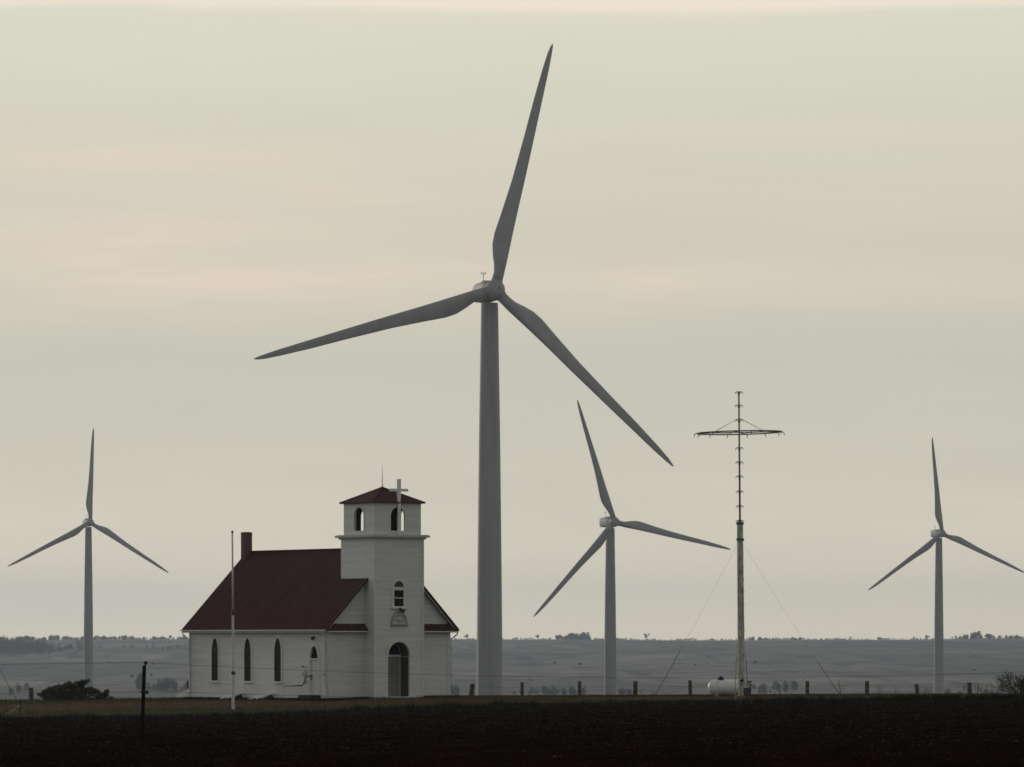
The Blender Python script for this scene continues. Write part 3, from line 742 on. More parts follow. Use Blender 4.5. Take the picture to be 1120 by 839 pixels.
def place_turbine(root, hx_, hy_, Rpx, yaw, phi):
    s = Rpx / 38.5; D = F / s; H = at(hx_, hy_, D)
    f = Vector((math.sin(R(yaw)), -math.cos(R(yaw)), 0)); A = H - f * 3.6
    root.location = (A.x, A.y, H.z - 80.0); root.rotation_euler = (0, 0, R(yaw))
    for k, b_ in enumerate(x for x in root.children if x.name.split('.')[0] == 'blade'): b_.rotation_euler = (0, R(phi + 120*k), 0)
spec = [
    ('large nearest wind turbine rising just beside the church, its tower reaching highest', 541.2, 317.0, 278.7, 13, 14.0),
    ('mid distance wind turbine between the nearest turbine and the guyed mast', 672.0, 571, 140, 19, -17.4),
    ('small hazy wind turbine standing alone behind the dark cedar bush', 98.6, 571.5, 103.5, 16, 2.6),
    ('small hazy wind turbine beyond the stone fence posts, past the guyed mast', 1030.3, 583.6, 106, 15, -5.6)]
proto = make_turbine(spec[0][0])
for k, (lab, a1, a2, a3, a4, a5) in enumerate(spec):
    o = proto if k == 0 else copy_tree(proto)
    o['label'] = lab; place_turbine(o, a1, a2, a3, a4, a5)

# ------------------------------------------------------------------ flagpole
D = 286.5; zb = gz(255, D)
fp = empty('flagpole', at(255, 700, D) + Vector((0, 0, zb)))
tag(fp, 'bare grey metal flagpole standing in the grass before the church side wall', 'flagpole')
b = MB(); b.tube([(0, 0, -.3), (0, 0, 3.0)], .085, 12); b.tube([(0, 0, 3.0), (-.01, 0, 5.6)], .07, 12); pole = b.build('pole', steel, fp, smooth=True, auto=50)
b = MB(); b.tube([(-.01, 0, 5.6), (-.05, 0, 10.2)], [.058, .05], 12); b.build('upper_pole', steel, fp, smooth=True)
b = MB(); b.lathe([(.09, 5.45), (.10, 5.5), (.10, 5.72), (.07, 5.78)], 12, o=(-.01, 0, 0)); b.lathe([(.10, 2.0), (.11, 2.03), (.11, 2.17), (.09, 2.2)], 12); b.lathe([(.03, 10.2), (.07, 10.24), (.07, 10.32), (.02, 10.36)], 10, o=(-.05, 0, 0)); b.build('pole_collar', material('dark_collar', (.07, .07, .07), .6), fp, split=True)
b = MB(); b.box((.10, -.02, 2.05), (.12, .04, .04)); b.build('cleat', black, fp)

# ------------------------------------------------------------------ guyed mast with ring
D = 300.0; zb = gz(811, D); s = F / D
ms = empty('guyed_mast', at(811, 700, D) + Vector((0, 0, zb)))
tag(ms, 'tall guyed pole with a thin bracketed upper mast and a wide horizontal ring', 'mast')
ms.rotation_euler = (0, R(-.5), 0)
mh = lambda y: (CY - y) / s - zb
pole_m = material('weathered_pale_pole', (.72, .71, .65), .85, .15, color2=(.30, .29, .25), scale=5, stretch=(1, 1, .35), bump=.01)
dk = material('weathered_dark_steel', (.15, .15, .145), .6, .3, var=.3, scale=8)
b = MB(); H1 = mh(573); b.tube([(0, 0, -.5), (0, 0, H1*.5), (0, 0, H1)], [.205, .20, .185], 16); lp = b.build('lower_pole', pole_m, ms, smooth=True, auto=50)
b = MB()
for k in range(12):
    h = .9 + k*.78; b.tube([(.15, -.12, h), (.23, -.16, h), (.23, -.16, h+.04)], .016, 5)
b.build('step_peg', dk, lp, split=True)
b = MB(); b.lathe([(.2, H1-.05), (.24, H1-.02), (.24, H1+.06), (.12, H1+.16)], 14); b.lathe([(.235, mh(590)-.06), (.24, mh(590)-.04), (.24, mh(590)+.04), (.235, mh(590)+.06)], 14); b.build('pole_cap', dk, lp, split=True)
H2 = mh(428)
b = MB(); b.tube([(0, 0, H1), (0, 0, H2)], [.062, .05], 10); um = b.build('upper_mast', material('grey_mast_paint', (.30, .30, .29), .6, .3, var=.3, scale=6), ms, smooth=True)
for k, y_ in enumerate((570, 554, 538, 521.5, 506, 490.5, 460, 444, 429.5)):
    h = mh(y_); b = MB(); rr = random.Random(k)
    for sg in (-1, 1):
        b.tube([(0, -.04, h-.05), (sg*.09, -.08, h+.06), (sg*.20, -.10, h+.03), (sg*.245, -.10, h-.09)], [.024, .024, .021, .018], 6)
        b.tube([(0, .04, h-.05), (sg*.08, .10, h+.05), (sg*.15, .18, h-.04)], [.022, .02, .016], 6)
    b.lathe([(.06, h-.12), (.078, h-.1), (.078, h-.05), (.06, h-.03)], 8); b.build('bracket', dk, um)
hr = mh(473.2); RR = 47 / s
b = MB(); nseg = 14
tilt = Matrix.Rotation(R(-.7), 3, 'Y') @ Matrix.Rotation(R(-.1), 3, 'X')
ringp = [Vector((0, 0, hr)) + tilt @ Vector((RR*math.cos(2*math.pi*k/nseg), RR*math.sin(2*math.pi*k/nseg), 0)) for k in range(nseg)]
for k in range(nseg): b.tube([ringp[k], ringp[(k+1) % nseg]], .038, 6)
ring = b.build('ring', dk, ms)
b = MB()
for k in (0, 3, 7, 10): b.tube([(0, 0, hr+.02), ringp[k]], .028, 6)
inner = [Vector((0, 0, hr)) + tilt @ Vector((RR*.55*math.cos(2*math.pi*k/10), RR*.55*math.sin(2*math.pi*k/10), .03)) for k in range(10)]
for k in range(0, 10, 1): 
    if k not in (2, 7): b.tube([inner[k], inner[(k+1) % 10]], .016, 5)
b.build('spoke', dk, ring)
for k in range(nseg):
    p = ringp[k]; d = (p - Vector((0, 0, hr))); d.z = 0; d.normalize(); b = MB()
    b.tube([p, p + d*.10 + Vector((0, 0, -.05)), p + d*.13 + Vector((.02, 0, -.22))], [.03, .026, .018], 6); b.build('hook', dk, ring)
b = MB()
for a in (20, 160, 200, 340):
    q_ = Vector((0, 0, hr)) + tilt @ Vector((RR*.66*math.cos(R(a)), RR*.66*math.sin(R(a)), 0)); b.tube([(0, 0, mh(457)), q_], .009, 5)
b.build('stay_wire', dk, ring, split=True)
def guy(pend, hatt, sleeve_t, sr=.021):
    p0 = Vector((0, 0, hatt)); p1 = Vector(pend); b = MB(); b.tube([p0, p0.lerp(p1, .5) + Vector((0, 0, -.12)), p1], .0045, 5); g_ = b.build('guy_wire', dk, ms)
    if sleeve_t:
        b = MB(); pm = p0.lerp(p1, .5) + Vector((0, 0, -.12)); a_ = pm.lerp(p1, (sleeve_t-.5)*2); b.tube([a_, p1 + (p1-p0).normalized()*.2], sr, 8); b.build('guy_sleeve', material('guard_tan', (.26, .22, .15), .7), g_)
hg = mh(590)
def gpt(px, D_, dz=0.0): 
    w_ = at(px, 700, D_); return Vector((w_.x - ms.location.x, D_ - 300.0, gz(px, D_) - zb + dz))
guy(gpt(715.5, 303, .02), hg, .70); guy(gpt(918, 303, .05), hg, .78); guy(gpt(803.6, 291.5, 0), hg, .74, .024); guy(gpt(818, 309.5), hg, .75)
b = MB(); b.lathe([(.30, -.3), (.30, .05), (.24, .10)], 12, o=(-.12, -.15, 0)); b.build('footing', material('footing_concrete', (.36, .35, .32), .9, .1, var=.3, scale=5), ms)
# utility stand at the mast foot
us = empty('utility_stand', at(816, 700, 299.4) + Vector((0, 0, gz(816, 299.4))))
tag(us, 'small grey box on thin white pipes at the foot of the ringed mast', 'utility box')
b = MB(); b.box((.02, 0, .30), (.34, .22, .5)); b.box((.02, -.12, .30), (.28, .02, .4)); b.build('box', material('grey_box', (.07, .08, .085), .6, .3, var=.2, scale=6), us)
wp = material('white_pipe', (.6, .6, .58), .5, .3)
b = MB(); b.tube([(-.45, -.05, .62), (.30, -.05, .64)], .03, 8); b.tube([(.0, -.05, .80), (.34, -.05, .83)], .03, 8); b.tube([(.16, -.05, -.1), (.16, -.05, .84)], .025, 8); b.build('pipe', wp, us, split=True)
b = MB(); b.lathe([(.02, 0), (.09, .03), (.09, .10), (.03, .13)], 10, axis=((1,0,0),(0,0,1),(0,-1,0)), o=(-.26, -.08, .98)); b.box((-.26, -.06, .98), (.26, .05, .05)); b.tube([(-.26, -.06, .62), (-.26, -.06, .98)], .025, 6); b.build('valve', black, us)

# ------------------------------------------------------------------ propane tank
D = 304.0; tk = empty('gas_tank', at(793, 700, D) + Vector((0, 0, gz(793, D))), R(8))
tag(tk, 'white horizontal gas tank with a blue dome, lying beside the mast foot', 'gas tank')
tank_m = material('tank_white', (.90, .90, .90), .30, .5, var=.10, scale=2.5)
b = MB(); rt = .46; Lc = .70; prof = []
for k in range(9):
    a = math.pi/2*k/8; prof.append((max(.01, rt*math.sin(a)), -Lc - .36*math.cos(a)))
for k in range(9):
    a = math.pi/2*k/8; prof.append((max(.01, rt*math.cos(a)), Lc + .36*math.sin(a)))
b.lathe(prof, 32, axis=((0,1,0),(0,0,1),(1,0,0)), o=(0, 0, .12+rt)); b.build('shell', tank_m, tk, smooth=True)
b = MB(); b.lathe([(.19, 1.02), (.20, 1.06), (.20, 1.13), (.15, 1.21), (.05, 1.235), (.05, 1.27), (.02, 1.28)], 18, o=(-.27, 0, 0)); b.build('valve_dome', material('blue_dome', (.010, .022, .115), .45, .35), tk, smooth=True, auto=40)
tank_leg_m = material('tank_leg_paint', (.22, .22, .21), .7)
for x in (-.58, .42):
    for y_ in (-.22, .22):
        b = MB(); b.box((x, y_, .08), (.10, .08, .36)); b.build('leg', tank_leg_m, tk)
b = MB(); b.box((-.58, 0, -.03), (.3, .7, .12)); b.box((.42, 0, -.03), (.3, .7, .12)); b.build('footing', material('tank_block', (.2, .2, .19), .9), tk, split=True)
st = MB(); st.tube([(0, 0, -.2), (.005, 0, 1.02)], .022, 8); so_ = st.build('marker_stake', wp); so_.location = at(784.3, 700, 299) + Vector((0, 0, gz(784.3, 299)))
tag(so_, 'thin white stake standing upright in front of the white gas tank', 'stake')

# ------------------------------------------------------------------ stone fence posts along the crest
post_m = material('limestone_post', (.145, .122, .085), .95, .1, color2=(.035, .030, .022), scale=3.2, bump=.04, bscale=9)
def stone_post(px, ytop, D, lean, w=.30, h=None, name='fence_post', m=post_m, seed=0):
    base = gz(px, D); top = (CY - ytop) / F * D; hh = top - base
    r_ = random.Random(seed); b = MB(); vs = []; n = 10; rows = 8
    for i_ in range(rows + 1):
        q_ = i_ / rows; k_ = 1.08 - .16*q_ + r_.uniform(-.06, .06)
        for k in range(n):
            a = 2*math.pi*k/n; c_, s_ = math.cos(a), math.sin(a); sq = 1/max(abs(c_), abs(s_))**.6
            vs.append((w/2*k_*c_*sq*r_.uniform(.9, 1.08) + lean*q_*hh, w/2*k_*s_*sq*r_.uniform(.9, 1.08), -.4 + (hh+.4)*q_ + (r_.uniform(-.05, .04) if i_ == rows else 0)))
    fs = []
    for i_ in range(rows):
        for k in range(n):
            k2 = (k+1) % n; fs.append((i_*n+k, i_*n+k2, (i_+1)*n+k2, (i_+1)*n+k))
    fs += [tuple(reversed(range(n))), tuple(rows*n+k for k in range(n))]
    b.add(vs, fs); o = b.build(name, m); o.location = at(px, 700, D) + Vector((0, 0, base)); return o
PG = 'stone fence posts along the crest'
posts = [
    (35, 752.5, -.05, .34, 'stone fence post standing just before the cedar bush, leaning a little'),
    (514.5, 748.5, .10, .36, 'leaning stone fence post between the church and the nearest turbine tower'),
    (571.5, 746.6, -.02, .28, 'stone fence post first past the nearest turbine tower'),
    (633.5, 745.3, .02, .26, 'narrow stone fence post just before the mid distance turbine tower'),
    (695, 745.3, .0, .36, 'broad stone fence post just past the mid distance turbine tower'),
    (755.5, 744.4, -.03, .29, 'stone fence post just before the white gas tank'),
    (819.5, 745, .01, .30, 'dark stone fence post close behind the mast foot'),
    (883, 745, .0, .28, 'stone fence post first past the ringed mast, near the guy anchor'),
    (948, 745, .02, .32, 'stone fence post midway between the guy anchor and the far turbine tower'),
    (1004.5, 748.5, -.10, .30, 'tilted short stone fence post just before the far hazy turbine tower'),
    (1060.5, 746.8, .0, .34, 'stone fence post among dry weeds between the far turbine and the twiggy bush')]
for k, (px, yt, ln_, w_, lab) in enumerate(posts):
    o = stone_post(px, yt, 362.0, ln_, w_, seed=k+5); tag(o, lab, 'fence post', PG)
wire_m = material('rusty_wire', (.09, .075, .06), .7, .3)
def wire(name, pts, r_, label):
    b = MB(); b.tube(pts, r_, 4); o = b.build(name, wire_m); tag(o, label, 'wire'); return o
xs = [p[0] for p in posts[1:]] + [1135]
for yb, lab in ((750.6, 'upper strand of wire strung along the stone fence posts'), (756.5, 'lower strand of wire strung along the stone fence posts')):
    pts = []
    for k in range(len(xs)-1):
        for q_ in np.linspace(0, 1, 6)[:-1]:
            x = xs[k] + (xs[k+1]-xs[k])*q_; pts.append(at(x, yb + .5*4*q_*(1-q_) + (posts[min(k+1, 10)][1]-745.5)*.3, 361.8))
    wire('fence_wire', pts, .0055, lab)
# wooden corner post with a diagonal brace
D = 283.0; zb = gz(23, D)
cp = empty('corner_post', at(23, 700, D) + Vector((0, 0, zb)))
tag(cp, 'short wooden fence post with a slanting brace, in the grass near the cedar bush', 'fence post')
wood = material('grey_weathered_wood', (.22, .20, .14), .95, .1, color2=(.05, .044, .032), scale=4, stretch=(2, 2, .4), bump=.02)
b = MB(); b.tube([(0, 0, -.4), (.0, 0, .3), (.01, 0, .84)], [.125, .12, .11], 9); b.build('post', wood, cp)
b = MB(); b.bar((-.95, -.1, -.12), (-.05, -.05, .50), .17, .12); b.bar((-.35, .05, -.1), (-.02, 0, .33), .10, .08); b.build('brace', material('pale_split_wood', (.38, .36, .29), .95, .1, var=.4, scale=5), cp, split=True)
b = MB(); b.tube([(-.06, 0, .42), (-.62, 0, 1.45), (-1.5, 0, 3.15)], .015, 6); b.build('guy_rod', material('rust', (.13, .085, .065), .8), cp)

# ------------------------------------------------------------------ near electric fence
tp_m = material('dark_steel_post', (.022, .022, .019), .9, .08, var=.35, scale=9)
def t_post(px, ytop, D):
    base = gz(px, D); top = (CY-ytop)/F*D; h = top - base
    r0 = empty('steel_fence_post', Vector(((px-CX)/F*D, D, base)))
    b = MB(); b.box((0, -.012, h/2-.15), (.050, .008, h+.3)); b.box((0, .012, h/2-.15), (.010, .042, h+.3))
    for k in range(int(h/.055)): b.box((0, -.019, .1+k*.055), (.018, .010, .022))
    b.build('post', tp_m, r0)
    b = MB(); b.tube([(.012, -.02, h-.02), (.016, -.02, h+.03)], .008, 6); b.lathe([(.012, h+.02), (.026, h+.032), (.030, h+.045), (.026, h+.058), (.012, h+.068)], 10, o=(.018, -.02, 0)); b.build('insulator', black, r0)
    b = MB(); b.box((.005, -.03, h-.36), (.085, .03, .03)); b.lathe([(.010, 0), (.026, .008), (.026, .035), (.010, .045)], 10, axis=((0,1,0),(0,0,1),(1,0,0)), o=(.03, -.04, h-.36)); b.build('insulator', black, r0)
    return r0
tp = t_post(153.5, 728.3, 68.0); tp.rotation_euler = (0, R(1.9), 0)
tag(tp, 'dark steel post with black insulators standing in the near ploughed soil', 'fence post')
for y0_, lab, sag in ((724.6, 'thin upper wire sagging from the near steel post', 17), (756, 'thin lower wire sagging from the near steel post', 10)):
    pts = []
    for x in np.linspace(-1026, 1342, 49):
        c_, hs = (750, 592) if x >= 158 else (-434, 592)
        pts.append(at(x, y0_ + (sag if x >= 158 else 5)*(1-((x-c_)/hs)**2), 67.98))
    wire('electric_wire', pts, .0019, lab).data.materials[0] = tp_m
for px in (-1026+4, 1342-4.5):
    o = copy_tree(tp); o.location.x = (px-4.5-CX)/F*68.0; o['label'] = 'dark steel fence post standing outside the view at a wire end'; o['group'] = 'steel posts at the ends of the near wires'

# ------------------------------------------------------------------ vegetation
def leaf_quads(centres, radii, n, size, seed=0, wind=None, aspect=2.2, droop=0.0):
    """n small leaf-like diamonds scattered through a set of ellipsoids"""
    g_ = np.random.default_rng(seed); c = np.asarray(centres, float); r_ = np.asarray(radii, float)
    vol = np.prod(r_, 1) ** .8; pick = g_.choice(len(c), n, p=vol/vol.sum())
    d = g_.normal(size=(n, 3)); d /= np.linalg.norm(d, axis=1)[:, None]
    q = g_.uniform(0, 1, n) ** .45
    p = c[pick] + d * r_[pick] * q[:, None]
    a = g_.normal(size=(n, 3)) + d * .6; a[:, 2] -= droop; a = a if wind is None else a*.45 + np.array(wind); a /= np.linalg.norm(a, axis=1)[:, None]
    b = np.cross(a, g_.normal(size=(n, 3))); b /= np.linalg.norm(b, axis=1)[:, None]
    s_ = size * g_.uniform(.55, 1.3, n)[:, None]
    v = np.stack([p - a*s_*aspect*.5, p + b*s_*.5, p + a*s_*aspect*.5, p - b*s_*.5], 1).reshape(-1, 3)
    f = np.arange(4*n).reshape(n, 4)
    return v, f
cedar_a = material('cedar_leaf', (.085, .094, .030), .9, .1, color2=(.026, .032, .012), scale=1.6)
bark = material('bark', (.06, .05, .04), .95, .1, var=.4, scale=8)
# windswept cedar at the crest
D = 316.0; s = F / D
ced = empty('cedar_bush', at(80, 700, D) + Vector((0, 0, gz(80, D))))
tag(ced, 'dark windswept cedar bush spreading low on the crest near the church', 'bush')
cen, rad = [], []
for px, py, rx, rz in ((50, 761, 8, 5), (57, 757, 9, 6), (66, 756, 9, 8), (75, 753, 8, 8), (84, 750.5, 8, 6), (90, 747.5, 6, 4), (95, 745.5, 4, 2.6), (86, 757, 11, 8), (97, 756, 8, 5), (104, 757.5, 6, 3.2), (72, 761, 16, 6), (92, 762, 12, 5), (61, 763, 14, 4)):
    cen.append(((px-80)/s, 0, (766-py)/s + (gz(80, D)*0))); rad.append((rx/s, rx/s*1.1, rz/s))
for px, py in ((48, 757), (53, 753.5), (60, 751), (65, 748.5), (70, 749), (75, 747), (81, 746.5), (88, 744), (93, 743.2), (97, 744), (92, 748.5), (99, 752), (104, 754), (108, 756), (111, 758.5)):
    for q_ in range(3): cen.append(((px-80 - 2.6*q_)/s, 0, (766-py - 1.5*q_)/s)); rad.append(((1.6+q_*.7)/s, (2.5+q_)/s, (.9+q_*.5)/s))
v, f = leaf_quads(cen, rad, 2700, .078, 3, wind=(.5, 0, .32), aspect=3.4); np_mesh('foliage', v, f, cedar_a, parent=ced)
b = MB()
for k in range(9):
    q_ = rnd.uniform(-.9, .9); b.tube([(rnd.uniform(-.2, .2), 0, -.2), (q_*.6, rnd.uniform(-.3, .3), .35), (q_*1.3+.25, rnd.uniform(-.5, .5), .75+rnd.random()*.3)], [.05, .035, .012], 6)
b.build('trunk', bark, ced)
sb = empty('small_bush', at(114, 700, D) + Vector((0, 0, gz(114, D))))
tag(sb, 'small thin dark bush standing next to the windswept cedar bush', 'bush')
v, f = leaf_quads([(-.2, 0, .25), (.1, 0, .35), (.2, 0, .55), (.45, 0, .12), (-.35, 0, .12)], [(.2, .25, .22), (.2, .25, .3), (.15, .2, .16), (.15, .2, .12), (.2, .2, .1)], 520, .075, 5); np_mesh('foliage', v, f, cedar_a, parent=sb)
b = MB(); b.tube([(0, 0, -.2), (.06, 0, .3), (.18, 0, .62)], [.05, .035, .015], 6); b.tube([(0, 0, 0), (-.15, .05, .3)], [.03, .012], 5); b.build('stem', bark, sb)
# twiggy bush at the frame's edge
D = 322.0; s = F / D
tb = empty('twiggy_bush', at(1112, 700, D) + Vector((0, 0, gz(1112, D))))
tag(tb, 'twiggy half bare bush beside the last stone fence post', 'bush')
def twigs(base, n, ln_, spread, r0_, seed, out):
    r_ = random.Random(seed)
    for k in range(n):
        a = r_.uniform(-1, 1)*spread; p = Vector(base); d = Vector((math.sin(a), r_.uniform(-.4, .4), math.cos(a)*.9)).normalized(); pts = [p.copy()]
        for q_ in range(4):
            p = p + d * ln_/4*r_.uniform(.7, 1.2); d = (d + Vector((r_.uniform(-.35, .35), r_.uniform(-.3, .3), r_.uniform(-.25, .25)))).normalized(); pts.append(p.copy())
            if q_ > 0:
                for _ in range(2):
                    d2 = (d + Vector((r_.uniform(-.9, .9), r_.uniform(-.6, .6), r_.uniform(-.5, .6)))).normalized(); out.tube([p, p + d2*ln_*.16, p + d2*ln_*.28 + Vector((0, 0, r_.uniform(-.05, .08)))], [r0_*.4, r0_*.3, r0_*.15], 4)
        out.tube(pts, [r0_, r0_*.8, r0_*.6, r0_*.4, r0_*.2], 5)
b = MB(); twigs((0, 0, -.1), 20, 1.65, 1.15, .022, 4, b); twigs((.25, 0, -.1), 12, 1.5, 1.0, .02, 6, b); b.build('branch', bark, tb)
v, f = leaf_quads([(-.9, 0, .95), (-.4, 0, 1.1), (.1, 0, .95), (-.7, 0, .55), (.3, 0, .5), (-.1, 0, .5), (.75, 0, .8)], [(.5, .5, .4), (.45, .5, .35), (.45, .5, .4), (.6, .5, .35), (.5, .5, .4), (.5, .5, .4), (.4, .5, .5)], 950, .06, 8); np_mesh('foliage', v, f, cedar_a, parent=tb)
ts = empty('tree_stump', at(1119, 700, D) + Vector((0, 0, gz(1119, D))))
tag(ts, 'dark broken tree stump behind the twiggy bush', 'stump')
b = MB(); b.tube([(0, 0, -.3), (.02, 0, .5), (-.02, 0, 1.0)], [.24, .20, .16], 9); b.build('trunk', bark, ts)
b = MB(); b.tube([(0, 0, .8), (.12, .05, 1.1), (.2, .1, 1.3)], [.08, .05, .02], 6); b.build('broken_branch', bark, ts)

# dry weeds along the fence
weed_m = material('dry_weed', (.075, .062, .036), .95, .1, var=.4, scale=3)
weed_lab = {'group': 'dry weeds along the right stretch of fence'}
def make_weed(seed, h):
    r_ = random.Random(seed); b = MB(); twigs((0, 0, -.05), 5, h, .5, .012, seed, b); 
    return b.build('weed', weed_m)
weeds = [make_weed(40+k, 1.0) for k in range(3)]
wi = 0
for px, h_ in ((919, 1.0), (962, .7), (980, .5), (1012, .8), (1017, .55), (1051, .8), (1056, .6), (1068, .9), (1074, .75), (1079, .8), (1086, .6), (700, .45), (714, .5), (716.5, .35), (560, .3), (664, .3), (830, .4), (860, .35)):
    o = weeds[wi] if wi < 3 else weeds[wi % 3].copy()
    if wi >= 3: COL.objects.link(o)
    wi += 1; D = 320.0 + (wi % 5)*.6
    o.location = at(px, 700, D) + Vector((0, 0, gz(px, D))); o.scale = (h_, h_, h_); o.rotation_euler = (0, 0, wi*1.3)
    tag(o, 'dry twiggy weed standing up from the grass on the crest', 'weed', 'dry weeds along the crest')

# grass blades (stuff): the strip between field and crest, denser and taller at its front edge
def grass(name, n, hmin, hmax, pick, mat_, seed, width=.012):
    g_ = np.random.default_rng(seed); u, D = pick(g_, n); n = len(u)
    X = (u - CX)/F*D; z = ground_z(u, D)
    h = g_.uniform(hmin, hmax, n); a = g_.uniform(0, 2*np.pi, n); le = g_.normal(0, .35, (n, 2)) * h[:, None]; le[:, 0] += .12*h
    w = width * g_.uniform(.6, 1.5, n)
    p = np.stack([X, D, z - .04], 1); dxy = np.stack([np.cos(a)*w, np.sin(a)*w, np.zeros(n)], 1)
    mid = p + np.stack([le[:, 0]*.35, le[:, 1]*.35, h*.6], 1); tip = p + np.stack([le[:, 0], le[:, 1], h], 1)
    v = np.stack([p - dxy, p + dxy, mid + dxy*.7, mid - dxy*.7, tip + dxy*.15, tip - dxy*.15], 1).reshape(-1, 3)
    k = np.arange(n)[:, None]*6; f = np.concatenate([k + np.array([[0, 1, 2, 3]]), k + np.array([[3, 2, 4, 5]])], 0)
    # dodge the church footprint
    return np_mesh(name, v, f, mat_)
def in_church(u, D, pad=.1):
    X = (u - CX)/F*D - church.location.x; Y = D - church.location.y; c_, s_ = math.cos(R(35)), math.sin(R(35))
    lx, ly = X*c_ + Y*s_, -X*s_ + Y*c_
    return ((lx > -pad) & (lx < Wd+pad) & (ly > -pad) & (ly < Ln+pad)) | ((lx > TX0-pad) & (lx < TX1+pad) & (ly > TY0-pad) & (ly < 1))
def pick_strip(g_, n):
    u = g_.uniform(-60, 1180, n); de_ = np.interp(np.clip(u, 0, 1120), UK, D_EDGE); D = de_ + (324 - de_)*g_.uniform(0, 1, n)
    m = ~in_church(u, D); return u[m], D[m]
def pick_edge(g_, n):
    u = g_.uniform(-60, 1180, n); de_ = np.interp(np.clip(u, 0, 1120), UK, D_EDGE)
    clump = vnoise(u/26, u*0, 21)*.6 + vnoise(u/9, u*0+3, 22)*.4
    D = de_ + np.abs(g_.normal(0, 1, n))*(.4 + 4.2*clump**1.5) - .2 - 1.4*vnoise(u/37, u*0+5, 23)
    m = (~in_church(u, D)) & (g_.uniform(0, 1, n) < .25 + clump); return u[m], D[m]
def pick_right(g_, n):
    u = g_.uniform(760, 1180, n); de_ = np.interp(np.clip(u, 0, 1120), UK, D_EDGE); q = np.clip((u-760)/200, 0, 1)
    clump = np.clip(.5*vnoise(u/19, u*0, 31) + .5*vnoise(u/5.5, u*0, 32) - .22, 0, 1)*1.5
    D = de_ + np.abs(g_.normal(0, 1.9, n)); m = g_.uniform(0, 1, n) < q*(.10 + 1.2*clump**2.2); return u[m], D[m]
def pick_wall(g_, n):
    ly = g_.uniform(-1.5, Ln, n); lx = -np.abs(g_.normal(0, .8, n)) - .12
    k = n//3; lx[:k] = g_.uniform(-.3, Wd+.5, k); ly[:k] = -np.abs(g_.normal(0, .5, k)) - .2
    c_, s_ = math.cos(R(35)), math.sin(R(35)); X = church.location.x + lx*c_ - ly*s_; Y = church.location.y + lx*s_ + ly*c_
    u = X/Y*F + CX; m = ~in_church(u, Y, .05); return u[m], Y[m]
dry = material('dry_grass', (.145, .094, .038), .95, .0, color2=(.052, .052, .013), scale=.11, stretch=(.12, 1.7, 1), detail=5)
green = material('dark_green_grass', (.026, .030, .010), .95, .0, color2=(.011, .014, .005), scale=.5)
o = grass('short_grass', 90000, .05, .17, pick_strip, dry, 1, .014); tag(o, kind='stuff')
o = grass('edge_grass', 26000, .08, .36, pick_edge, green, 2, .016); tag(o, kind='stuff')
o = grass('tall_grass', 26000, .08, .46, pick_right, green, 3, .018); tag(o, kind='stuff')
o = grass('lawn_grass', 14000, .08, .22, pick_wall, green, 4, .014); tag(o, kind='stuff')

# clods and straw on the ploughed soil (stuff)
def clods(n, seed):
    g_ = np.random.default_rng(seed); u = g_.uniform(-40, 1160, n); de_ = np.interp(np.clip(u, 0, 1120), UK, D_EDGE)
    D = 84 + (de_ - 86)*g_.uniform(0, 1, n)**.75; X = (u-CX)/F*D; z = ground_z(u, D)
    s_ = g_.gamma(2.0, .010, n)*np.clip(D/170, .5, 1.2) + .008
    oct_ = np.array([[1,0,0],[0,1,0],[-1,0,0],[0,-1,0],[0,0,.75],[0,0,-.6]], float)
    fo = np.array([[0,1,4],[1,2,4],[2,3,4],[3,0,4],[1,0,5],[2,1,5],[3,2,5],[0,3,5]])
    jit = g_.uniform(.6, 1.25, (n, 6, 3)); a = g_.uniform(0, 6.3, n); ca, sa = np.cos(a), np.sin(a)
    v = oct_[None]*jit*s_[:, None, None]; vx = v[..., 0]*ca[:, None]-v[..., 1]*sa[:, None]; vy = v[..., 0]*sa[:, None]+v[..., 1]*ca[:, None]
    v = np.stack([vx + X[:, None], vy + D[:, None], v[..., 2] + z[:, None] + .01], 2).reshape(-1, 3)
    f = (np.arange(n)[:, None, None]*6 + fo[None]).reshape(-1, 3); return v, f
clod_m = material('soil_clod', (.042, .0235, .0125), .95, .0, color2=(.006, .0045, .0032), scale=1.1, detail=6)
v, f = clods(60000, 9); o = np_mesh('soil_clods', v, f, clod_m); tag(o, kind='stuff')
def straw(n, seed):
    g_ = np.random.default_rng(seed); u = g_.uniform(-40, 1160, n); D = 88 + 185*g_.uniform(0, 1, n)**.8; X = (u-CX)/F*D; z = ground_z(u, D)+.05
    a = g_.uniform(0, 6.3, n); l_ = g_.uniform(.02, .055, n)*(.5 + D/250); w = g_.uniform(.003, .009, n)
    d = np.stack([np.cos(a)*l_, np.sin(a)*l_, g_.uniform(-.2, .45, n)*l_], 1); q = np.stack([-np.sin(a)*w, np.cos(a)*w, w*1.2], 1); p = np.stack([X, D, z], 1)
    v = np.stack([p-d-q, p+d-q, p+d+q, p-d+q], 1).reshape(-1, 3); return v, np.arange(4*n).reshape(n, 4)
v, f = straw(620, 10); o = np_mesh('straw_litter', v, f, material('pale_straw', (.075, .062, .048), .9, .05, var=.5, scale=2)); tag(o, kind='stuff')

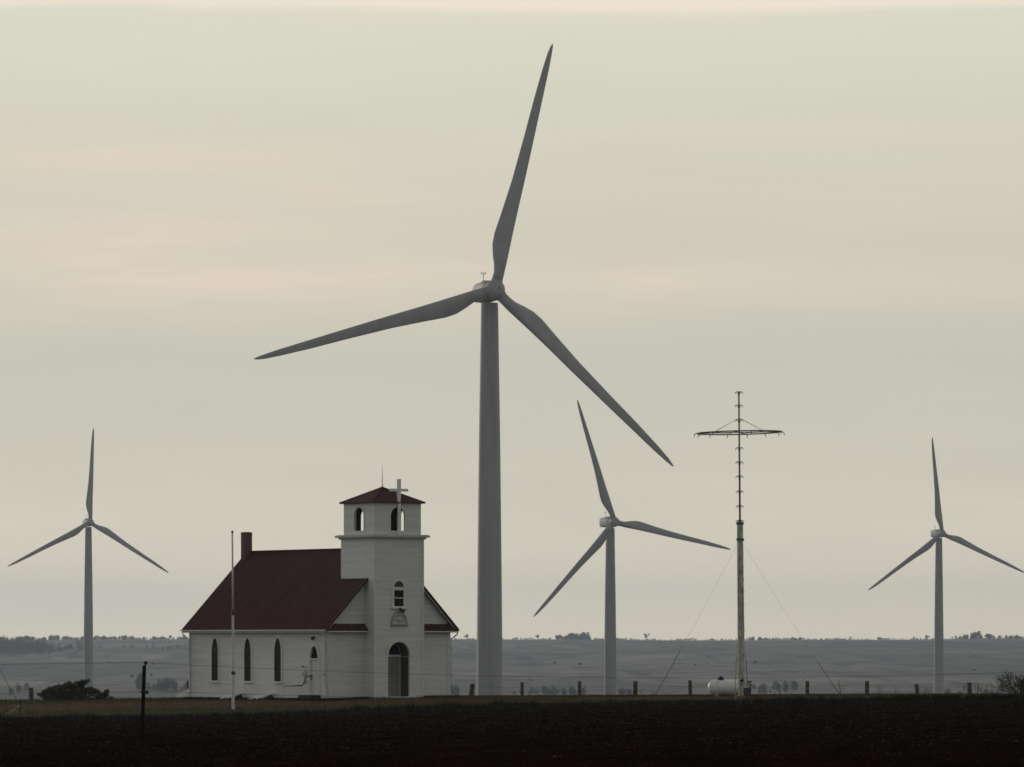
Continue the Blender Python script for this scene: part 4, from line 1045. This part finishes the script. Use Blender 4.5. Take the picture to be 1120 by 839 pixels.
# ------------------------------------------------------------------ distant trees and woods
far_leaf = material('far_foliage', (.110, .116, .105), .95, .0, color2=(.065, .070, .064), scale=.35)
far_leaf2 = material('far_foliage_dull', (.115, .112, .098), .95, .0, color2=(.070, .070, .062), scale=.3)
def far_tree(kind):
    r_ = random.Random(60 + kind); root = empty('tree', (0, 0, 0)); cen, rad = [], []
    if kind == 0:      # round open crown
        for k in range(9): cen.append((r_.uniform(-2.6, 2.6), r_.uniform(-2.2, 2.2), r_.uniform(3.2, 6.6))); rad.append((r_.uniform(1.0, 1.8),)*2 + (r_.uniform(.8, 1.5),))
        hh = 5.0; n = 620
    elif kind == 1:    # broad, low
        for k in range(12): cen.append((r_.uniform(-4.5, 4.5), r_.uniform(-2.5, 2.5), r_.uniform(1.8, 4.2))); rad.append((r_.uniform(1.2, 2.2),)*2 + (r_.uniform(.8, 1.4),))
        hh = 3.0; n = 720
    elif kind == 2:    # flat-topped, wider above, on a clear stem
        for k in range(10): q_ = r_.random(); cen.append((r_.uniform(-1, 1)*(1.2 + 1.9*q_) + .5*q_, r_.uniform(-1.5, 1.5), 3.0 + 4.6*q_)); rad.append((1.3, 1.3, .9))
        hh = 5.5; n = 760
    else:              # bush
        for k in range(6): cen.append((r_.uniform(-1.2, 1.2), r_.uniform(-1.2, 1.2), r_.uniform(.7, 2.2))); rad.append((1.0, 1.0, .9))
        hh = 1.2; n = 320
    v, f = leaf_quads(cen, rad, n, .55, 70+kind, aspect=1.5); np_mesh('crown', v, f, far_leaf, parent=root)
    b = MB(); b.tube([(0, 0, -1), (.1, 0, hh*.5), (.2, 0, hh)], [.35, .26, .10], 6)
    for k in range(3): b.tube([(.1, 0, hh*.5), (r_.uniform(-1.5, 1.5), r_.uniform(-1, 1), hh)], [.16, .05], 5)
    b.build('trunk', bark, root); return root
protos = [far_tree(k) for k in range(4)]; used = set()
def ridge_D(px):
    Ds = np.arange(5600, 8300, 20.); el_ = ground_z(px, Ds)/Ds; return float(Ds[int(np.argmax(el_))])
def put_tree(kind, px, D, hpx, label, group=None):
    src = protos[kind]; o = src if kind not in used else copy_tree(src); used.add(kind)
    if D is None: D = ridge_D(px) - 15
    nat = (7.6, 5.2, 8.3, 3.0)[kind]; k_ = hpx / (F/D) / nat
    o.location = Vector(((px-CX)/F*D, D, gz(px, D) - .3)); o.scale = (k_, k_, k_); o.rotation_euler = (0, 0, rnd.uniform(-.3, .3) if kind == 2 else rnd.uniform(0, 6.3))
    tag(o, label, 'bush' if kind == 3 else 'tree', group); return o
put_tree(2, 706.5, None, 7.5, 'lone hazy tree, wider at the top, on the far skyline past the mid turbine')
put_tree(0, 510, None, 6.5, 'hazy tree on the skyline between the church eave and the nearest turbine tower')
put_tree(0, 588, None, 6.0, 'small single hazy tree on the skyline past the nearest turbine tower')
put_tree(1, 611, None, 5.5, 'broad hazy tree at the low end of the tree clump on the skyline')
put_tree(1, 625, None, 7.5, 'broad hazy tree in the middle of the skyline tree clump')
put_tree(2, 639.5, None, 8.5, 'tallest hazy tree at the high end of the skyline tree clump')
put_tree(0, 1014.5, None, 5.5, 'hazy round tree on the skyline just before the far turbine tower')
put_tree(2, 930, None, 4, 'very small lone hazy tree on the bare skyline past the ringed mast')
put_tree(0, 1069, None, 9.5, 'tallest hazy tree on the skyline above the twiggy bush')
put_tree(1, 1082, None, 6, 'broad low hazy tree beside the tallest skyline tree above the twiggy bush')
put_tree(0, 186, None, 5.5, 'hazy tree on the skyline next to the church roof edge')
put_tree(1, 179, None, 4.0, 'low hazy tree on the skyline, second from the church roof edge')
put_tree(1, 70, None, 4.5, 'low hazy tree on the skyline just before the small lone turbine')
put_tree(0, 35, 5650, 9, 'hazy tree rising from the hedge belt above the leaning stone post')
put_tree(0, 75, 5650, 9, 'hazy tree rising from the hedge belt close to the small lone turbine')
GL = ('small hazy tree on the far skyline', 'small hazy trees dotted along the far skyline')
for px in (565, 655, 760, 838, 858, 965, 1000, 1042, 1098, 120, 150, 12): put_tree(rnd.choice((0, 1)), px + rnd.uniform(-3, 3), None, rnd.uniform(1.8, 4.0), *GL)
GB = ('dark hazy bush dotting the far hillside', 'bushes dotted over the far hillside')
for k in range(22):
    px = rnd.uniform(5, 1115); yy_ = rnd.uniform(708, 748); Dq = np.interp(yy_, [703, 715, 728, 740, 752], [7000, 5600, 4700, 4000, 3400]); put_tree(3, px, float(Dq), rnd.uniform(1.6, 4.2), *GB)

def belt(name, specs, n_per, seed, mat_, size):
    g_ = np.random.default_rng(seed); cen, rad = [], []
    for u0, u1, D0, hm, cnt in specs:
        for k in range(cnt):
            px = g_.uniform(u0, u1); D = (ridge_D(px) - 30 if D0 is None else D0 + g_.uniform(-60, 60)); h = hm*g_.uniform(.35, 1.3)*(.55 + .9*float(vnoise(np.array(px/14.), np.array(seed*1.), 8)))
            zz = gz(px, D); cen.append(((px-CX)/F*D, D, zz + h*.45)); rad.append((h*.34 + .4, h*.5, h*.66))
    v, f = leaf_quads(cen, rad, n_per*len(cen), size, seed, aspect=1.4); o = np_mesh(name, v, f, mat_); tag(o, kind='stuff'); return o
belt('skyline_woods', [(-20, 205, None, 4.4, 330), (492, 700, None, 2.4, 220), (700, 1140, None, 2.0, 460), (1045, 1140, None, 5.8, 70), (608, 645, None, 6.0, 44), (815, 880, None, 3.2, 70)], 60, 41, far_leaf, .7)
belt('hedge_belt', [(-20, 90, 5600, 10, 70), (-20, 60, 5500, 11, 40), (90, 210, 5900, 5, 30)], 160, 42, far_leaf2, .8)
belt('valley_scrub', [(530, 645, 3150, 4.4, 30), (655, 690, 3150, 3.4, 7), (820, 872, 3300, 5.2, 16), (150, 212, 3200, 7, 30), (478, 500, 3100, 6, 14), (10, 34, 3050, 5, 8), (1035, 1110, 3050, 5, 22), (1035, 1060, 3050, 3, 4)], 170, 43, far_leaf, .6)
print('verts', sum(len(m.vertices) for m in bpy.data.meshes))
